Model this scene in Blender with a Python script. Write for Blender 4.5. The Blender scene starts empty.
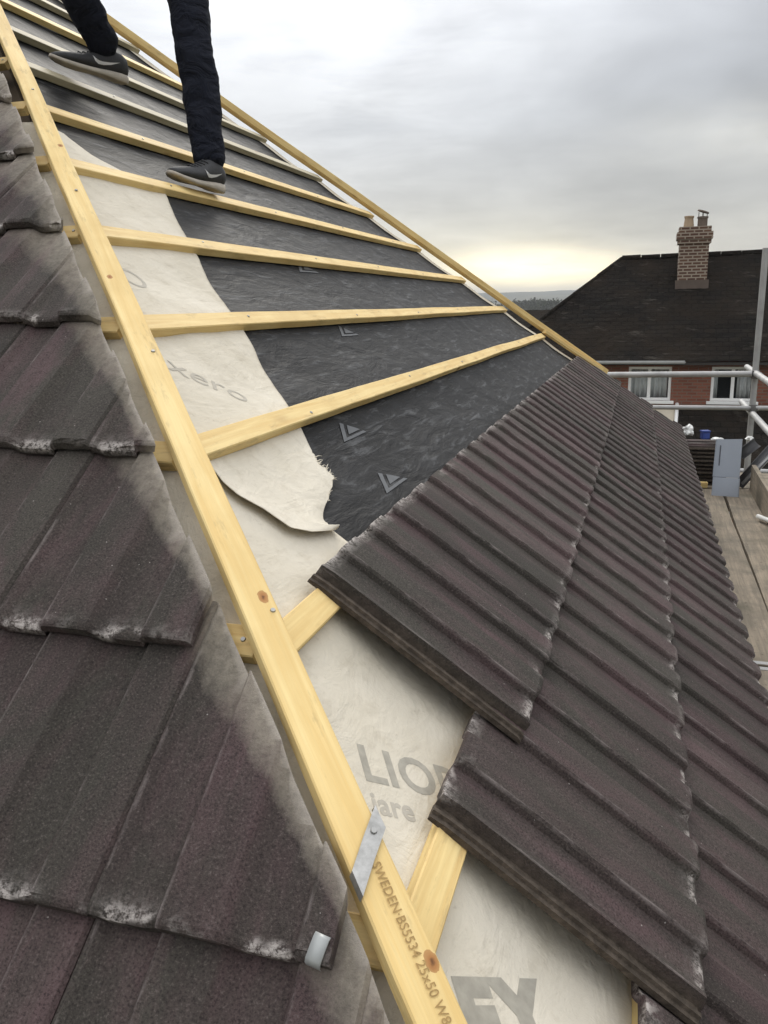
import bpy, bmesh, math, random
import numpy as np
from mathutils import Vector, Matrix, noise
random.seed(7)
S = bpy.context.scene
COL = S.collection
R = math.radians
PH = R(38.98); CP, SP, TP = math.cos(PH), math.sin(PH), math.tan(PH)
L = 2.787            # half width of the hip end, from the reference level to the apex
G = .345             # batten gauge
CAM = Vector((.766, -1.284, .257))
GROUND = -6.2

# ------------------------------------------------------------------ helpers
def PA(u, y, h): return Vector((u*CP + h*SP, y, -u*SP + h*CP))           # right slope: u down the slope, y along the eaves
def PB(x, w, h): return Vector((x, w*CP - h*SP, w*SP + h*CP))            # left slope: x along the eaves, w up the slope
MA = Matrix(((0, -CP, SP), (1, 0, 0), (0, SP, CP)))                       # tile axes on the right slope
MB_ = Matrix(((1, 0, 0), (0, CP, -SP), (0, SP, CP)))                      # tile axes on the left slope
def frame(x, y, z): return Matrix((x, y, z)).transposed()
def tag(o, label=None, cat=None, group=None, kind=None):
    if label: o['label'] = label
    if cat: o['category'] = cat
    if group: o['group'] = group
    if kind: o['kind'] = kind
    return o
def wm(o):
    m = o.matrix_basis
    return m if o.parent is None else wm(o.parent) @ o.matrix_parent_inverse @ m
def adopt(o, parent):
    if parent is not None:
        o.parent = parent; o.matrix_parent_inverse = wm(parent).inverted()
    return o
def link(name, me, mat=None, parent=None, M=None, smooth=False):
    o = bpy.data.objects.new(name, me); COL.objects.link(o)
    if M is not None: o.matrix_basis = M
    if mat is not None:
        me.materials.clear(); me.materials.append(mat)
    if smooth:
        for p in me.polygons: p.use_smooth = True
    return adopt(o, parent)
def mesh(name, vs, fs, mat, parent=None, M=None, smooth=False):
    me = bpy.data.meshes.new(name); me.from_pydata([tuple(v) for v in vs], [], fs); me.update()
    return link(name, me, mat, parent, M, smooth)
def frombm(name, bm, mat, parent=None, M=None, smooth=False):
    bmesh.ops.recalc_face_normals(bm, faces=bm.faces)
    me = bpy.data.meshes.new(name); bm.to_mesh(me); bm.free()
    return link(name, me, mat, parent, M, smooth)
def thing(name, loc, label, cat, group=None, rot=None):
    o = bpy.data.objects.new(name, None); COL.objects.link(o)
    M = (rot.to_4x4() if rot is not None else Matrix.Identity(4)); M.translation = loc
    o.matrix_basis = M; o.empty_display_size = .1
    return tag(o, label, cat, group)
def kids(o): return [c for c in bpy.data.objects if c.parent == o]
def copy_tree(o, parent=None):
    c = o.copy(); COL.objects.link(c)
    if parent is not None: c.parent = parent
    for k in kids(o): copy_tree(k, c)
    return c
def bm_box(bm, lo, hi, M=None):
    vs = [bm.verts.new((x, y, z)) for x in (lo[0], hi[0]) for y in (lo[1], hi[1]) for z in (lo[2], hi[2])]
    for f in ((0,1,3,2), (4,6,7,5), (0,4,5,1), (2,3,7,6), (0,2,6,4), (1,5,7,3)): bm.faces.new([vs[i] for i in f])
    if M is not None:
        for v in vs: v.co = M @ v.co
    return vs
def box(name, lo, hi, mat, parent=None, bevel=.0, M=None, seg=2):
    bm = bmesh.new(); bm_box(bm, lo, hi)
    if bevel: bmesh.ops.bevel(bm, geom=bm.edges[:], offset=bevel, segments=seg, affect='EDGES')
    return frombm(name, bm, mat, parent, M)
def bm_tube(bm, pts, rad, n=12, caps=True):
    rad = rad if isinstance(rad, (list, tuple)) else [rad]*len(pts)
    pts = [Vector(p) for p in pts]; rings = []
    for i, p in enumerate(pts):
        d = (pts[min(i+1, len(pts)-1)] - pts[max(i-1, 0)]).normalized()
        a = d.orthogonal().normalized() if i == 0 else (a - d*a.dot(d)).normalized()
        b = d.cross(a)
        rings.append([bm.verts.new(p + (a*math.cos(t) + b*math.sin(t))*rad[i]) for t in [2*math.pi*k/n for k in range(n)]])
    for r, s in zip(rings, rings[1:]):
        for k in range(n): bm.faces.new((r[k], r[(k+1)%n], s[(k+1)%n], s[k]))
    if caps: bm.faces.new(rings[0][::-1]); bm.faces.new(rings[-1])
def tube(name, pts, rad, mat, parent=None, n=12, smooth=True):
    bm = bmesh.new(); bm_tube(bm, pts, rad, n)
    return frombm(name, bm, mat, parent, None, smooth)
def timber(name, p0, p1, wdir, width, thick, mat, parent=None, n=14, wob=.0012, seed=0):
    """sawn timber with its underside centre line from p0 to p1; local x runs along the length"""
    p0, p1 = Vector(p0), Vector(p1); x = (p1-p0); ln = x.length; x.normalize()
    z = x.cross(Vector(wdir)).normalized(); y = z.cross(x)
    if z.z < 0: z, y = -z, -y
    bm = bmesh.new(); rings = []; c = min(.0022, thick*.2); hw = width/2
    prof = [(-hw+c, 0), (hw-c, 0), (hw, c), (hw, thick-c), (hw-c, thick), (-hw+c, thick), (-hw, thick-c), (-hw, c)]
    for i in range(n+1):
        t = i/n*ln; dy = noise.noise((t*1.3, seed*3.7, 0))*wob*2; dz = noise.noise((t*1.1, seed*5.1, 9))*wob
        rings.append([bm.verts.new((t, a + dy + noise.noise((t*9, a*40, seed))*wob*.6, b + dz)) for a, b in prof])
    for r, s in zip(rings, rings[1:]):
        for k in range(8): bm.faces.new((r[k], r[(k+1)%8], s[(k+1)%8], s[k]))
    bm.faces.new(rings[0][::-1]); bm.faces.new(rings[-1])
    M = frame(x, y, z).to_4x4(); M.translation = p0
    return frombm(name, bm, mat, parent, M)

# ------------------------------------------------------------------ material helpers
class NT:
    def __init__(s, name):
        s.m = bpy.data.materials.new(name); s.m.use_nodes = True; s.t = s.m.node_tree
        s.b = s.t.nodes['Principled BSDF']; s.co = None
    def n(s, typ, **kw):
        nd = s.t.nodes.new('ShaderNode'+typ)
        for k, v in kw.items():
            if k in nd.inputs.keys() if isinstance(k, str) else False: s.set(nd.inputs[k], v)
            else: setattr(nd, k, v)
        return nd
    def set(s, inp, v):
        if isinstance(v, bpy.types.NodeSocket): s.t.links.new(v, inp)
        else: inp.default_value = v
    def coord(s, kind='Object', scale=(1,1,1), rnd=True, rot=(0,0,0)):
        tc = s.t.nodes.new('ShaderNodeTexCoord'); out = tc.outputs[kind]
        mp = s.t.nodes.new('ShaderNodeMapping'); mp.inputs['Scale'].default_value = scale; mp.inputs['Rotation'].default_value = rot
        s.t.links.new(out, mp.inputs[0])
        if rnd:
            oi = s.t.nodes.new('ShaderNodeObjectInfo'); k = s.t.nodes.new('ShaderNodeMath'); k.operation = 'MULTIPLY'
            s.t.links.new(oi.outputs['Random'], k.inputs[0]); k.inputs[1].default_value = 57.
            s.t.links.new(k.outputs[0], mp.inputs['Location'])
        return mp.outputs[0]
    def noise(s, co, scale, detail=4, rough=.55, dist=0.):
        nd = s.t.nodes.new('ShaderNodeTexNoise'); s.t.links.new(co, nd.inputs['Vector'])
        nd.inputs['Scale'].default_value = scale; nd.inputs['Detail'].default_value = detail
        nd.inputs['Roughness'].default_value = rough; nd.inputs['Distortion'].default_value = dist
        return nd.outputs['Fac']
    def ramp(s, f, stops):
        nd = s.t.nodes.new('ShaderNodeValToRGB'); s.t.links.new(f, nd.inputs[0]); e = nd.color_ramp.elements
        while len(e) < len(stops): e.new(.5)
        for el, (p, c) in zip(e, stops):
            el.position = p; el.color = (c, c, c, 1) if isinstance(c, (int, float)) else (*c, 1)
        return nd.outputs['Color']
    def mix(s, f, a, b, mode='MIX'):
        nd = s.t.nodes.new('ShaderNodeMix'); nd.data_type = 'RGBA'; nd.blend_type = mode
        s.set(nd.inputs['Factor'], f)
        for i, v in ((6, a), (7, b)):
            if isinstance(v, bpy.types.NodeSocket): s.t.links.new(v, nd.inputs[i])
            else: nd.inputs[i].default_value = (*v, 1) if len(v) == 3 else v
        return nd.outputs[2]
    def math(s, op, a, b=0., c=0., clamp=False):
        nd = s.t.nodes.new('ShaderNodeMath'); nd.operation = op; nd.use_clamp = clamp
        for i, v in enumerate((a, b, c)): s.set(nd.inputs[i], v)
        return nd.outputs[0]
    def attr(s, name):
        nd = s.t.nodes.new('ShaderNodeAttribute'); nd.attribute_name = name; return nd.outputs['Fac']
    def xyz(s, co):
        nd = s.t.nodes.new('ShaderNodeSeparateXYZ'); s.t.links.new(co, nd.inputs[0]); return nd.outputs
    def bump(s, h, strength=.3, dist=.01, prev=None):
        nd = s.t.nodes.new('ShaderNodeBump'); s.t.links.new(h, nd.inputs['Height'])
        nd.inputs['Strength'].default_value = strength; nd.inputs['Distance'].default_value = dist
        if prev is not None: s.t.links.new(prev, nd.inputs['Normal'])
        s.t.links.new(nd.outputs[0], s.b.inputs['Normal']); return nd.outputs[0]
    def fin(s, col, rough=.6, metal=0., spec=None):
        s.set(s.b.inputs['Base Color'], (*col, 1) if isinstance(col, tuple) else col)
        s.set(s.b.inputs['Roughness'], rough); s.b.inputs['Metallic'].default_value = metal
        if spec is not None: s.b.inputs['Specular IOR Level'].default_value = spec
        return s.m

def m_plain(name, col, rough=.6, metal=0., var=.25, scale=8., bump=.15, bscale=60, bdist=.004, spec=None):
    t = NT(name); co = t.coord()
    f = t.noise(co, scale, 5); c = t.mix(f, tuple(k*(1-var) for k in col), tuple(min(1, k*(1+var)) for k in col))
    if bump: t.bump(t.noise(co, bscale, 4), bump, bdist)
    return t.fin(c, rough, metal, spec)

def m_wood(name, light, dark, knots=(), auto=True, grey=0., dirt=.5):
    t = NT(name); co = t.coord(scale=(1.2, 26, 26)); co2 = t.coord(scale=(1, 1, 1))
    g = t.noise(co, 2.2, 6, .6, .6); c = t.mix(t.ramp(g, [(.36, 0.), (.62, 1.)]), dark, light)
    fine = t.noise(t.coord(scale=(6, 260, 260)), 1.5, 3); c = t.mix(t.math('MULTIPLY', fine, .55), c, tuple(k*.68 for k in light))
    blot = t.noise(co2, 4.5, 4); c = t.mix(t.ramp(blot, [(.46, 0.), (.72, .6)]), c, tuple(k*.78 for k in dark))
    d = t.noise(t.coord(scale=(3, 14, 14)), 3., 6, .7); c = t.mix(t.math('MULTIPLY', t.ramp(d, [(.56, 0.), (.74, 1.)]), dirt), c, (.20, .14, .075))
    if auto:
        v = t.t.nodes.new('ShaderNodeTexVoronoi'); t.t.links.new(t.coord(scale=(3.2, 9, 9)), v.inputs['Vector']); v.inputs['Scale'].default_value = 1.
        sep = t.t.nodes.new('ShaderNodeSeparateColor'); t.t.links.new(v.outputs['Color'], sep.inputs[0])
        on = t.math('GREATER_THAN', sep.outputs[0], .62)
        k = t.math('MULTIPLY', t.ramp(v.outputs['Distance'], [(.03, 1.), (.09, .35), (.17, 0.)]), on)
        c = t.mix(k, c, (.27, .12, .03))
    for kx, ky, kr in knots:
        tc = t.t.nodes.new('ShaderNodeTexCoord'); o = t.xyz(tc.outputs['Object'])
        dx = t.math('MULTIPLY', t.math('SUBTRACT', o[0], kx), 1/kr*.62); dy = t.math('MULTIPLY', t.math('SUBTRACT', o[1], ky), 1/kr)
        r = t.math('SQRT', t.math('ADD', t.math('MULTIPLY', dx, dx), t.math('MULTIPLY', dy, dy)))
        r = t.math('ADD', r, t.math('MULTIPLY', t.math('SUBTRACT', t.noise(co2, 120, 2), .5), .7))
        c = t.mix(t.ramp(r, [(.5, 1.), (1., .75), (1.25, .25), (2.2, 0.)]), c, (.37, .17, .055))
        c = t.mix(t.ramp(r, [(.1, .85), (.42, 0.)]), c, (.10, .04, .015))
    if grey: c = t.mix(grey, c, (.30, .29, .23))
    t.bump(t.math('ADD', g, t.math('MULTIPLY', fine, .6)), .35, .0012)
    return t.fin(c, .62, spec=.3)

def m_tile():
    t = NT('concrete_tile'); co = t.coord(); tc = t.t.nodes.new('ShaderNodeTexCoord'); loc = t.xyz(tc.outputs['Object'])
    oi = t.t.nodes.new('ShaderNodeObjectInfo')
    a = t.noise(t.coord(scale=(1, .45, 1)), 7, 5, .62, .5)
    c = t.mix(t.ramp(a, [(.40, 0.), (.60, 1.)]), (.054, .049, .041), (.086, .057, .0575))
    a2 = t.noise(t.coord(scale=(1, .07, 1)), 19, 3, .6); c = t.mix(t.ramp(a2, [(.44, 0.), (.60, .6)]), c, (.044, .040, .034))
    b = t.noise(t.coord(scale=(1, .35, 1)), 16, 5, .65); c = t.mix(t.ramp(b, [(.42, .0), (.8, .5)]), c, (.030, .022, .021))
    v = t.t.nodes.new('ShaderNodeHueSaturation'); t.t.links.new(c, v.inputs['Color'])
    t.set(v.inputs['Value'], t.math('MULTIPLY_ADD', oi.outputs['Random'], .42, .80)); c = v.outputs[0]
    gr = t.noise(t.coord(), 310, 4, .75); c = t.mix(t.ramp(gr, [(.36, .75), (.49, 0.)]), c, (.014, .011, .011))
    c = t.mix(t.ramp(gr, [(.56, 0.), (.72, .6)]), c, (.19, .16, .15))
    sp = t.t.nodes.new('ShaderNodeTexVoronoi'); t.t.links.new(co, sp.inputs['Vector']); sp.inputs['Scale'].default_value = 62; sp.inputs['Randomness'].default_value = 1.
    sc = t.t.nodes.new('ShaderNodeSeparateColor'); t.t.links.new(sp.outputs['Color'], sc.inputs[0])
    rad = t.math('MULTIPLY', t.math('ADD', t.math('SUBTRACT', sc.outputs[0], .80), t.math('MULTIPLY', t.math('SUBTRACT', gr, .5), .5)), .42)
    spk = t.math('LESS_THAN', sp.outputs['Distance'], rad)
    c = t.mix(t.math('MULTIPLY', spk, .6), c, (.46, .43, .40))
    # pale scuffs along the sharp rib edges, doubling as painted edge highlights, and fine scratches down the slope
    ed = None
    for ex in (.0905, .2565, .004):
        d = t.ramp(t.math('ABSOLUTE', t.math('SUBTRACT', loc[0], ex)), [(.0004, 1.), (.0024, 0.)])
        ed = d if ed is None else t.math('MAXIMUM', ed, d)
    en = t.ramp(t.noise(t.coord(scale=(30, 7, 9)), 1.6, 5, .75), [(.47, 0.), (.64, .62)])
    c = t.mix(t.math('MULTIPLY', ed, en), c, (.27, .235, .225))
    s = t.ramp(t.noise(t.coord(scale=(170, 3.5, 60), rot=(0, 0, .09)), 1., 4, .7), [(.68, 0.), (.75, .55)])
    c = t.mix(s, c, (.20, .17, .165))
    # scraped pale patches at the tail and the head
    pat = t.noise(co, 105, 6, .8); zone = t.noise(co, 15, 2)
    m = t.math('MULTIPLY', t.attr('chip'), t.ramp(zone, [(.46, 0.), (.54, 1.)]))
    c = t.mix(t.math('MULTIPLY', m, t.ramp(pat, [(.42, 0.), (.56, .9)])), c, (.50, .46, .43))
    # cutting dust along a sawn edge, swept down the slope; upper left rows add painted sheen
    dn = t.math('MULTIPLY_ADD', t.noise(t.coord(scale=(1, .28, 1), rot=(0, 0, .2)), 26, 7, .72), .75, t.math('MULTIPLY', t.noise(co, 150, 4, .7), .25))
    d = t.math('SUBTRACT', t.math('MULTIPLY', t.attr('dust_and_sheen'), 1.25), t.math('MULTIPLY', dn, .85))
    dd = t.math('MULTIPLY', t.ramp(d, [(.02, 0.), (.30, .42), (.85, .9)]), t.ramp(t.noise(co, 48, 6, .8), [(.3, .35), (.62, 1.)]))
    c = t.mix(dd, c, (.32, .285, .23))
    sd = t.mix(t.ramp(t.noise(co, 55, 5, .7), [(.4, 0.), (.65, 1.)]), (.050, .040, .031), (.105, .084, .066))
    c = t.mix(t.attr('side'), c, sd)
    c = t.mix(t.math('MULTIPLY', t.attr('saw'), t.ramp(pat, [(.3, .5), (.6, 1.)])), c, (.45, .41, .36))
    n = t.bump(gr, .7, .0025); t.bump(t.noise(co, 60, 5), .3, .003, n)
    return t.fin(c, .78, spec=.22)

M = {}
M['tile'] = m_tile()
M['batten'] = m_wood('new_batten', (.83, .645, .30), (.69, .47, .18))
M['batten_old'] = m_wood('weathered_batten', (.58, .50, .32), (.42, .34, .19), grey=.45, dirt=.6)
M['board'] = m_wood('scaffold_board', (.38, .30, .21), (.24, .185, .13), dirt=.8, grey=.25)
def m_board():
    t = NT('scaffold_board'); co = t.coord(scale=(1.2, 22, 22)); c2 = t.coord()
    g = t.noise(co, 2.4, 6, .65, .5); c = t.mix(t.ramp(g, [(.32, 0.), (.66, 1.)]), (.185, .16, .125), (.34, .285, .22))
    c = t.mix(t.ramp(t.noise(c2, 5, 6, .65), [(.45, 0.), (.68, .75)]), c, (.15, .135, .11))
    c = t.mix(t.ramp(t.noise(c2, 2.2, 5, .6), [(.55, 0.), (.72, .6)]), c, (.10, .095, .065))
    c = t.mix(t.ramp(t.noise(c2, 30, 5, .75), [(.60, 0.), (.70, .7)]), c, (.06, .05, .04))
    c = t.mix(t.ramp(t.noise(c2, 42, 4, .7), [(.66, 0.), (.73, .6)]), c, (.45, .43, .38))
    t.bump(g, .5, .003); return t.fin(c, .85, spec=.15)
M['board'] = m_board()
M['steel'] = m_plain('galvanised_steel', (.36, .36, .355), .55, .45, .38, 9, .2, 70)
M['dark_steel'] = m_plain('dark_coupler', (.16, .155, .15), .6, .5, .4, 30)
M['panel'] = m_plain('grey_sheet', (.33, .365, .42), .5, .15, .10, 6, .03, 40)
M['nail'] = m_plain('zinc_nail', (.34, .34, .33), .4, .8, .1, 50, .0)
M['white_plastic'] = m_plain('white_plastic', (.75, .76, .74), .4, 0, .05, 10, .0)
M['blue_plastic'] = m_plain('blue_plastic', (.03, .06, .25), .4, 0, .3, 20, .1)
M['clip'] = m_plain('alloy_clip', (.36, .375, .37), .45, .35, .10, 40, .05)
M['print'] = m_plain('grey_print', (.34, .32, .27), .8, 0, .35, 60, .0)
M['faint_print'] = m_plain('faint_print', (.43, .40, .34), .8, 0, .25, 60, .0)
M['stamp'] = m_plain('brown_stamp', (.34, .22, .08), .8, 0, .4, 150, .0)
M['pale_mark'] = m_plain('pale_mark', (.075, .080, .086), .5, 0, .35, 45, .0)
M['deck'] = m_plain('roof_boards', (.16, .12, .08), .8, 0, .3, 6)
def m_strap():
    t = NT('zinc_strap'); co = t.coord()
    c = t.mix(t.ramp(t.noise(co, 35, 5, .7), [(.35, 0.), (.7, 1.)]), (.28, .28, .27), (.50, .50, .49))
    t.bump(t.noise(co, 90, 3), .2, .001); return t.fin(c, .45, .7)
M['strap'] = m_strap()
def m_cream():
    t = NT('cream_membrane'); co = t.coord('Object', rnd=False)
    c = t.mix(t.ramp(t.noise(co, 3.2, 5, .6), [(.35, 0.), (.7, 1.)]), (.57, .525, .43), (.68, .635, .54))
    c = t.mix(t.ramp(t.noise(co, 14, 6, .75), [(.53, 0.), (.74, .42)]), c, (.38, .33, .245))
    c = t.mix(t.ramp(t.noise(co, 70, 4, .7), [(.62, 0.), (.75, .35)]), c, (.30, .26, .2))
    f = t.noise(co, 380, 4, .7); n = t.bump(f, .3, .0012); n = t.bump(t.noise(co, 22, 4, .6, .8), .45, .008, n); t.bump(t.noise(t.coord('Object', rnd=False, scale=(1, 2.4, 1), rot=(0, 0, .7)), 7, 5, .55, 1.2), .38, .014, n)
    return t.fin(c, .85, spec=.15)
M['cream'] = m_cream()
def m_black():
    t = NT('black_membrane'); co = t.coord('Object', rnd=False)
    w = t.noise(t.coord('Object', scale=(1, 2.6, 1), rnd=False, rot=(0, 0, R(38))), 4.5, 6, .58, .8)
    c = t.mix(t.ramp(w, [(.5, 0.), (.72, 1.)]), (.008, .008, .0085), (.019, .0195, .021))
    s = t.noise(t.coord('Object', scale=(1.5, 11, 4), rnd=False, rot=(0, 0, R(50))), 3.4, 5, .7, .6)
    c = t.mix(t.ramp(s, [(.54, 0.), (.70, .75)]), c, (.105, .108, .113))
    n = t.bump(w, .5, .02); n = t.bump(s, .25, .012, n); t.bump(t.noise(co, 160, 3), .15, .002, n)
    return t.fin(c, .62, spec=.20)
M['black'] = m_black()

def attr_float(me, name, vals):
    a = me.attributes.new(name, 'FLOAT', 'POINT'); a.data.foreach_set('value', vals)

# ------------------------------------------------------------------ camera
def cam_axes(pitch, yaw, roll):
    f = Vector((-math.sin(yaw)*math.cos(pitch), math.cos(yaw)*math.cos(pitch), -math.sin(pitch)))
    r = Vector((math.cos(yaw), math.sin(yaw), 0)); u = r.cross(f)
    return r*math.cos(roll) + u*math.sin(roll), -r*math.sin(roll) + u*math.cos(roll), f
cr, cu, cf = cam_axes(R(13.84), R(17.13), R(-1.18))
cam = bpy.data.cameras.new('camera'); co_ = bpy.data.objects.new('camera', cam); COL.objects.link(co_)
cam.sensor_fit = 'HORIZONTAL'; cam.sensor_width = 36; cam.lens = 828/768*36; cam.clip_start = .05; cam.clip_end = 20000
mm = frame(cr, cu, -cf).to_4x4(); mm.translation = CAM; co_.matrix_basis = mm
S.camera = co_

# ------------------------------------------------------------------ sky and light
SUN_EL, SUN_AZ = R(38), R(20)      # azimuth measured from +Y towards -X
sd = Vector((-math.sin(SUN_AZ)*math.cos(SUN_EL), math.cos(SUN_AZ)*math.cos(SUN_EL), math.sin(SUN_EL)))
sun = bpy.data.lights.new('sun', 'SUN'); sun.energy = 1.5; sun.angle = R(22); sun.color = (1, .95, .86)
so = bpy.data.objects.new('sun', sun); COL.objects.link(so); so.rotation_euler = sd.to_track_quat('Z', 'Y').to_euler()
W = bpy.data.worlds.new('World'); S.world = W; W.use_nodes = True
def sky():
    T = NT.__new__(NT); T.t = W.node_tree; T.b = None
    for n in list(T.t.nodes): T.t.nodes.remove(n)
    out = T.t.nodes.new('ShaderNodeOutputWorld')
    tc = T.t.nodes.new('ShaderNodeTexCoord'); d = tc.outputs['Generated']; x, y, z = T.xyz(d)
    zc = T.math('MAXIMUM', z, 0.)
    base = T.ramp(zc, [(0., (.74, .67, .53)), (.045, (.69, .655, .56)), (.11, (.565, .56, .535)), (.19, (.47, .487, .51)),
                       (.36, (.64, .66, .70)), (.55, (1.35, 1.35, 1.37)), (1., (1.75, 1.75, 1.77))])
    den = T.math('ADD', zc, .22)
    comb = T.t.nodes.new('ShaderNodeCombineXYZ')
    T.set(comb.inputs[0], T.math('DIVIDE', x, den)); T.set(comb.inputs[1], T.math('DIVIDE', y, den)); T.set(comb.inputs[2], 3.7)
    n1 = T.noise(comb.outputs[0], .85, 5, .48, .2); n2 = T.noise(comb.outputs[0], 2.3, 6, .5, .3)
    nn = T.math('MULTIPLY_ADD', n2, .4, T.math('MULTIPLY', n1, .6))
    c = T.mix(1., base, T.ramp(nn, [(.36, .72), (.5, 1.0), (.64, 1.30)]), 'MULTIPLY')
    fr = T.t.nodes.new('ShaderNodeVectorMath'); fr.operation = 'DOT_PRODUCT'; T.t.links.new(d, fr.inputs[0]); fr.inputs[1].default_value = Vector((-.40, .80, .45)).normalized()
    c = T.mix(1., c, T.ramp(T.math('MULTIPLY_ADD', fr.outputs['Value'], .5, .5), [(.1, .95), (.5, .97), (.8, 1.0), (1., 1.05)]), 'MULTIPLY')
    gs = T.t.nodes.new('ShaderNodeVectorMath'); gs.operation = 'MULTIPLY'; T.t.links.new(d, gs.inputs[0]); gs.inputs[1].default_value = (1, 1, 4.5)
    gn = T.noise(gs.outputs[0], 5.5, 6, .6, .4)
    def lobe(dv, sx, sz, col, c):
        v = T.t.nodes.new('ShaderNodeVectorMath'); v.operation = 'SUBTRACT'; T.t.links.new(d, v.inputs[0]); v.inputs[1].default_value = dv
        w = T.t.nodes.new('ShaderNodeVectorMath'); w.operation = 'MULTIPLY'; T.t.links.new(v.outputs[0], w.inputs[0]); w.inputs[1].default_value = (1/sx, 1/sx, 1/sz)
        q = T.t.nodes.new('ShaderNodeVectorMath'); q.operation = 'DOT_PRODUCT'; T.t.links.new(w.outputs[0], q.inputs[0]); T.t.links.new(w.outputs[0], q.inputs[1])
        e = T.math('POWER', 2.718, T.math('MULTIPLY', q.outputs['Value'], -1.))
        e = T.math('MULTIPLY', e, T.ramp(gn, [(.32, .6), (.5, 1.0), (.66, 1.35)]))
        return T.mix(e, c, col, 'ADD')
    def pxdir(px, py): return (cf + cr*((px-384)/828) - cu*((py-512)/828)).normalized()
    c = lobe(pxdir(535, 276), .10, .022, (2.7, 2.2, 1.1, 1), c)
    c = lobe(pxdir(430, 262), .20, .045, (.16, .13, .04, 1), c)
    c = lobe(pxdir(270, 60), .28, .17, (.38, .38, .375, 1), c)
    c = lobe(pxdir(745, 130), .12, .03, (.14, .12, .07, 1), c)
    bg = T.t.nodes.new('ShaderNodeBackground'); T.t.links.new(c, bg.inputs[0]); bg.inputs[1].default_value = 1.
    st = T.t.nodes.new('ShaderNodeTexSky'); st.sky_type = 'NISHITA'; st.sun_disc = False; st.sun_elevation = SUN_EL; st.sun_rotation = -SUN_AZ
    b2 = T.t.nodes.new('ShaderNodeBackground'); T.t.links.new(st.outputs[0], b2.inputs[0]); b2.inputs[1].default_value = .008
    ad = T.t.nodes.new('ShaderNodeAddShader'); T.t.links.new(bg.outputs[0], ad.inputs[0]); T.t.links.new(b2.outputs[0], ad.inputs[1])
    T.t.links.new(ad.outputs[0], out.inputs[0])
sky()
S.view_settings.view_transform = 'Standard'; S.view_settings.look = 'None'; S.view_settings.exposure = 0.; S.view_settings.gamma = 1.
S.render.engine = 'CYCLES'

# ------------------------------------------------------------------ ground and hills
def m_ground():
    t = NT('ground_grass'); co = t.coord('Object', rnd=False)
    c = t.mix(t.noise(co, .02, 6), (.085, .095, .05), (.15, .14, .09)); c = t.mix(t.ramp(t.noise(co, .006, 3), [(.45, 0.), (.6, .7)]), c, (.19, .17, .13))
    t.bump(t.noise(co, 3, 5), .4, .2); return t.fin(c, .95, spec=.1)
mesh('ground', [(-5000, -3000, GROUND), (5000, -3000, GROUND), (5000, 6000, GROUND), (-5000, 6000, GROUND)], [(0, 1, 2, 3)], m_ground())['kind'] = 'structure'
def hills():
    vs, fs = [], []; nx, ny = 120, 14
    for j in range(ny):
        for i in range(nx):
            x = -3600 + 6000*i/(nx-1); y = 1500 + 2600*j/(ny-1)
            e = math.sin(min(1, j/(ny-2))*math.pi/2)**1.4
            h = (62 + 26*noise.noise((x*.0011, y*.0006, 2)) + 9*noise.noise((x*.006, y*.004, 5)))*e + 3*noise.noise((x*.02, y*.02, 1))*e
            vs.append((x, y, GROUND + 4*e + h if j else GROUND-4))
    for j in range(ny-1):
        for i in range(nx-1):
            a = j*nx+i; fs.append((a, a+1, a+nx+1, a+nx))
    t = NT('hill_fields'); co = t.coord('Object', rnd=False)
    c = t.mix(t.ramp(t.noise(co, .006, 5), [(.4, 0.), (.6, 1.)]), (.03, .04, .022), (.085, .085, .05))
    o = mesh('hills', vs, fs, t.fin(c, .95, spec=.1), smooth=True); o['kind'] = 'structure'
hills()

# ------------------------------------------------------------------ concrete tile
TL, TW, TT = .43, .332, .025          # length, cover width, effective step thickness
TILT = TT/G
PROF = [(-.032, .003), (-.024, .003), (-.0225, .0085), (-.016, .0085), (-.0145, .003), (-.003, .003), (.0, .0215), (.004, .0215),
        (.012, .0185), (.020, .0140), (.026, .0130), (.045, .0128), (.066, .0129), (.0835, .0130), (.0865, .0225), (.0905, .0272), (.11, .0284), (.13, .0284), (.150, .0282),
        (.164, .0276), (.171, .0225), (.182, .0160), (.190, .0130), (.21, .0128), (.232, .0129), (.2495, .0130), (.2525, .0225), (.2565, .0272), (.276, .0284), (.296, .0284), (.316, .0282),
        (.327, .0272), (.3315, .0215)]
def under(s):
    if s < -.001: return -.006
    if s > .298: return .0105
    z = np.interp(s, [p[0] for p in PROF], [p[1] for p in PROF]); return max(-.005, z - .019)
ROWS = [0, .003, .009, .022, .04, .06, .085, .11, .14, .17, .20, .23, .26, .29, .32, .35, .38, .405, .422, .43]
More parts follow.
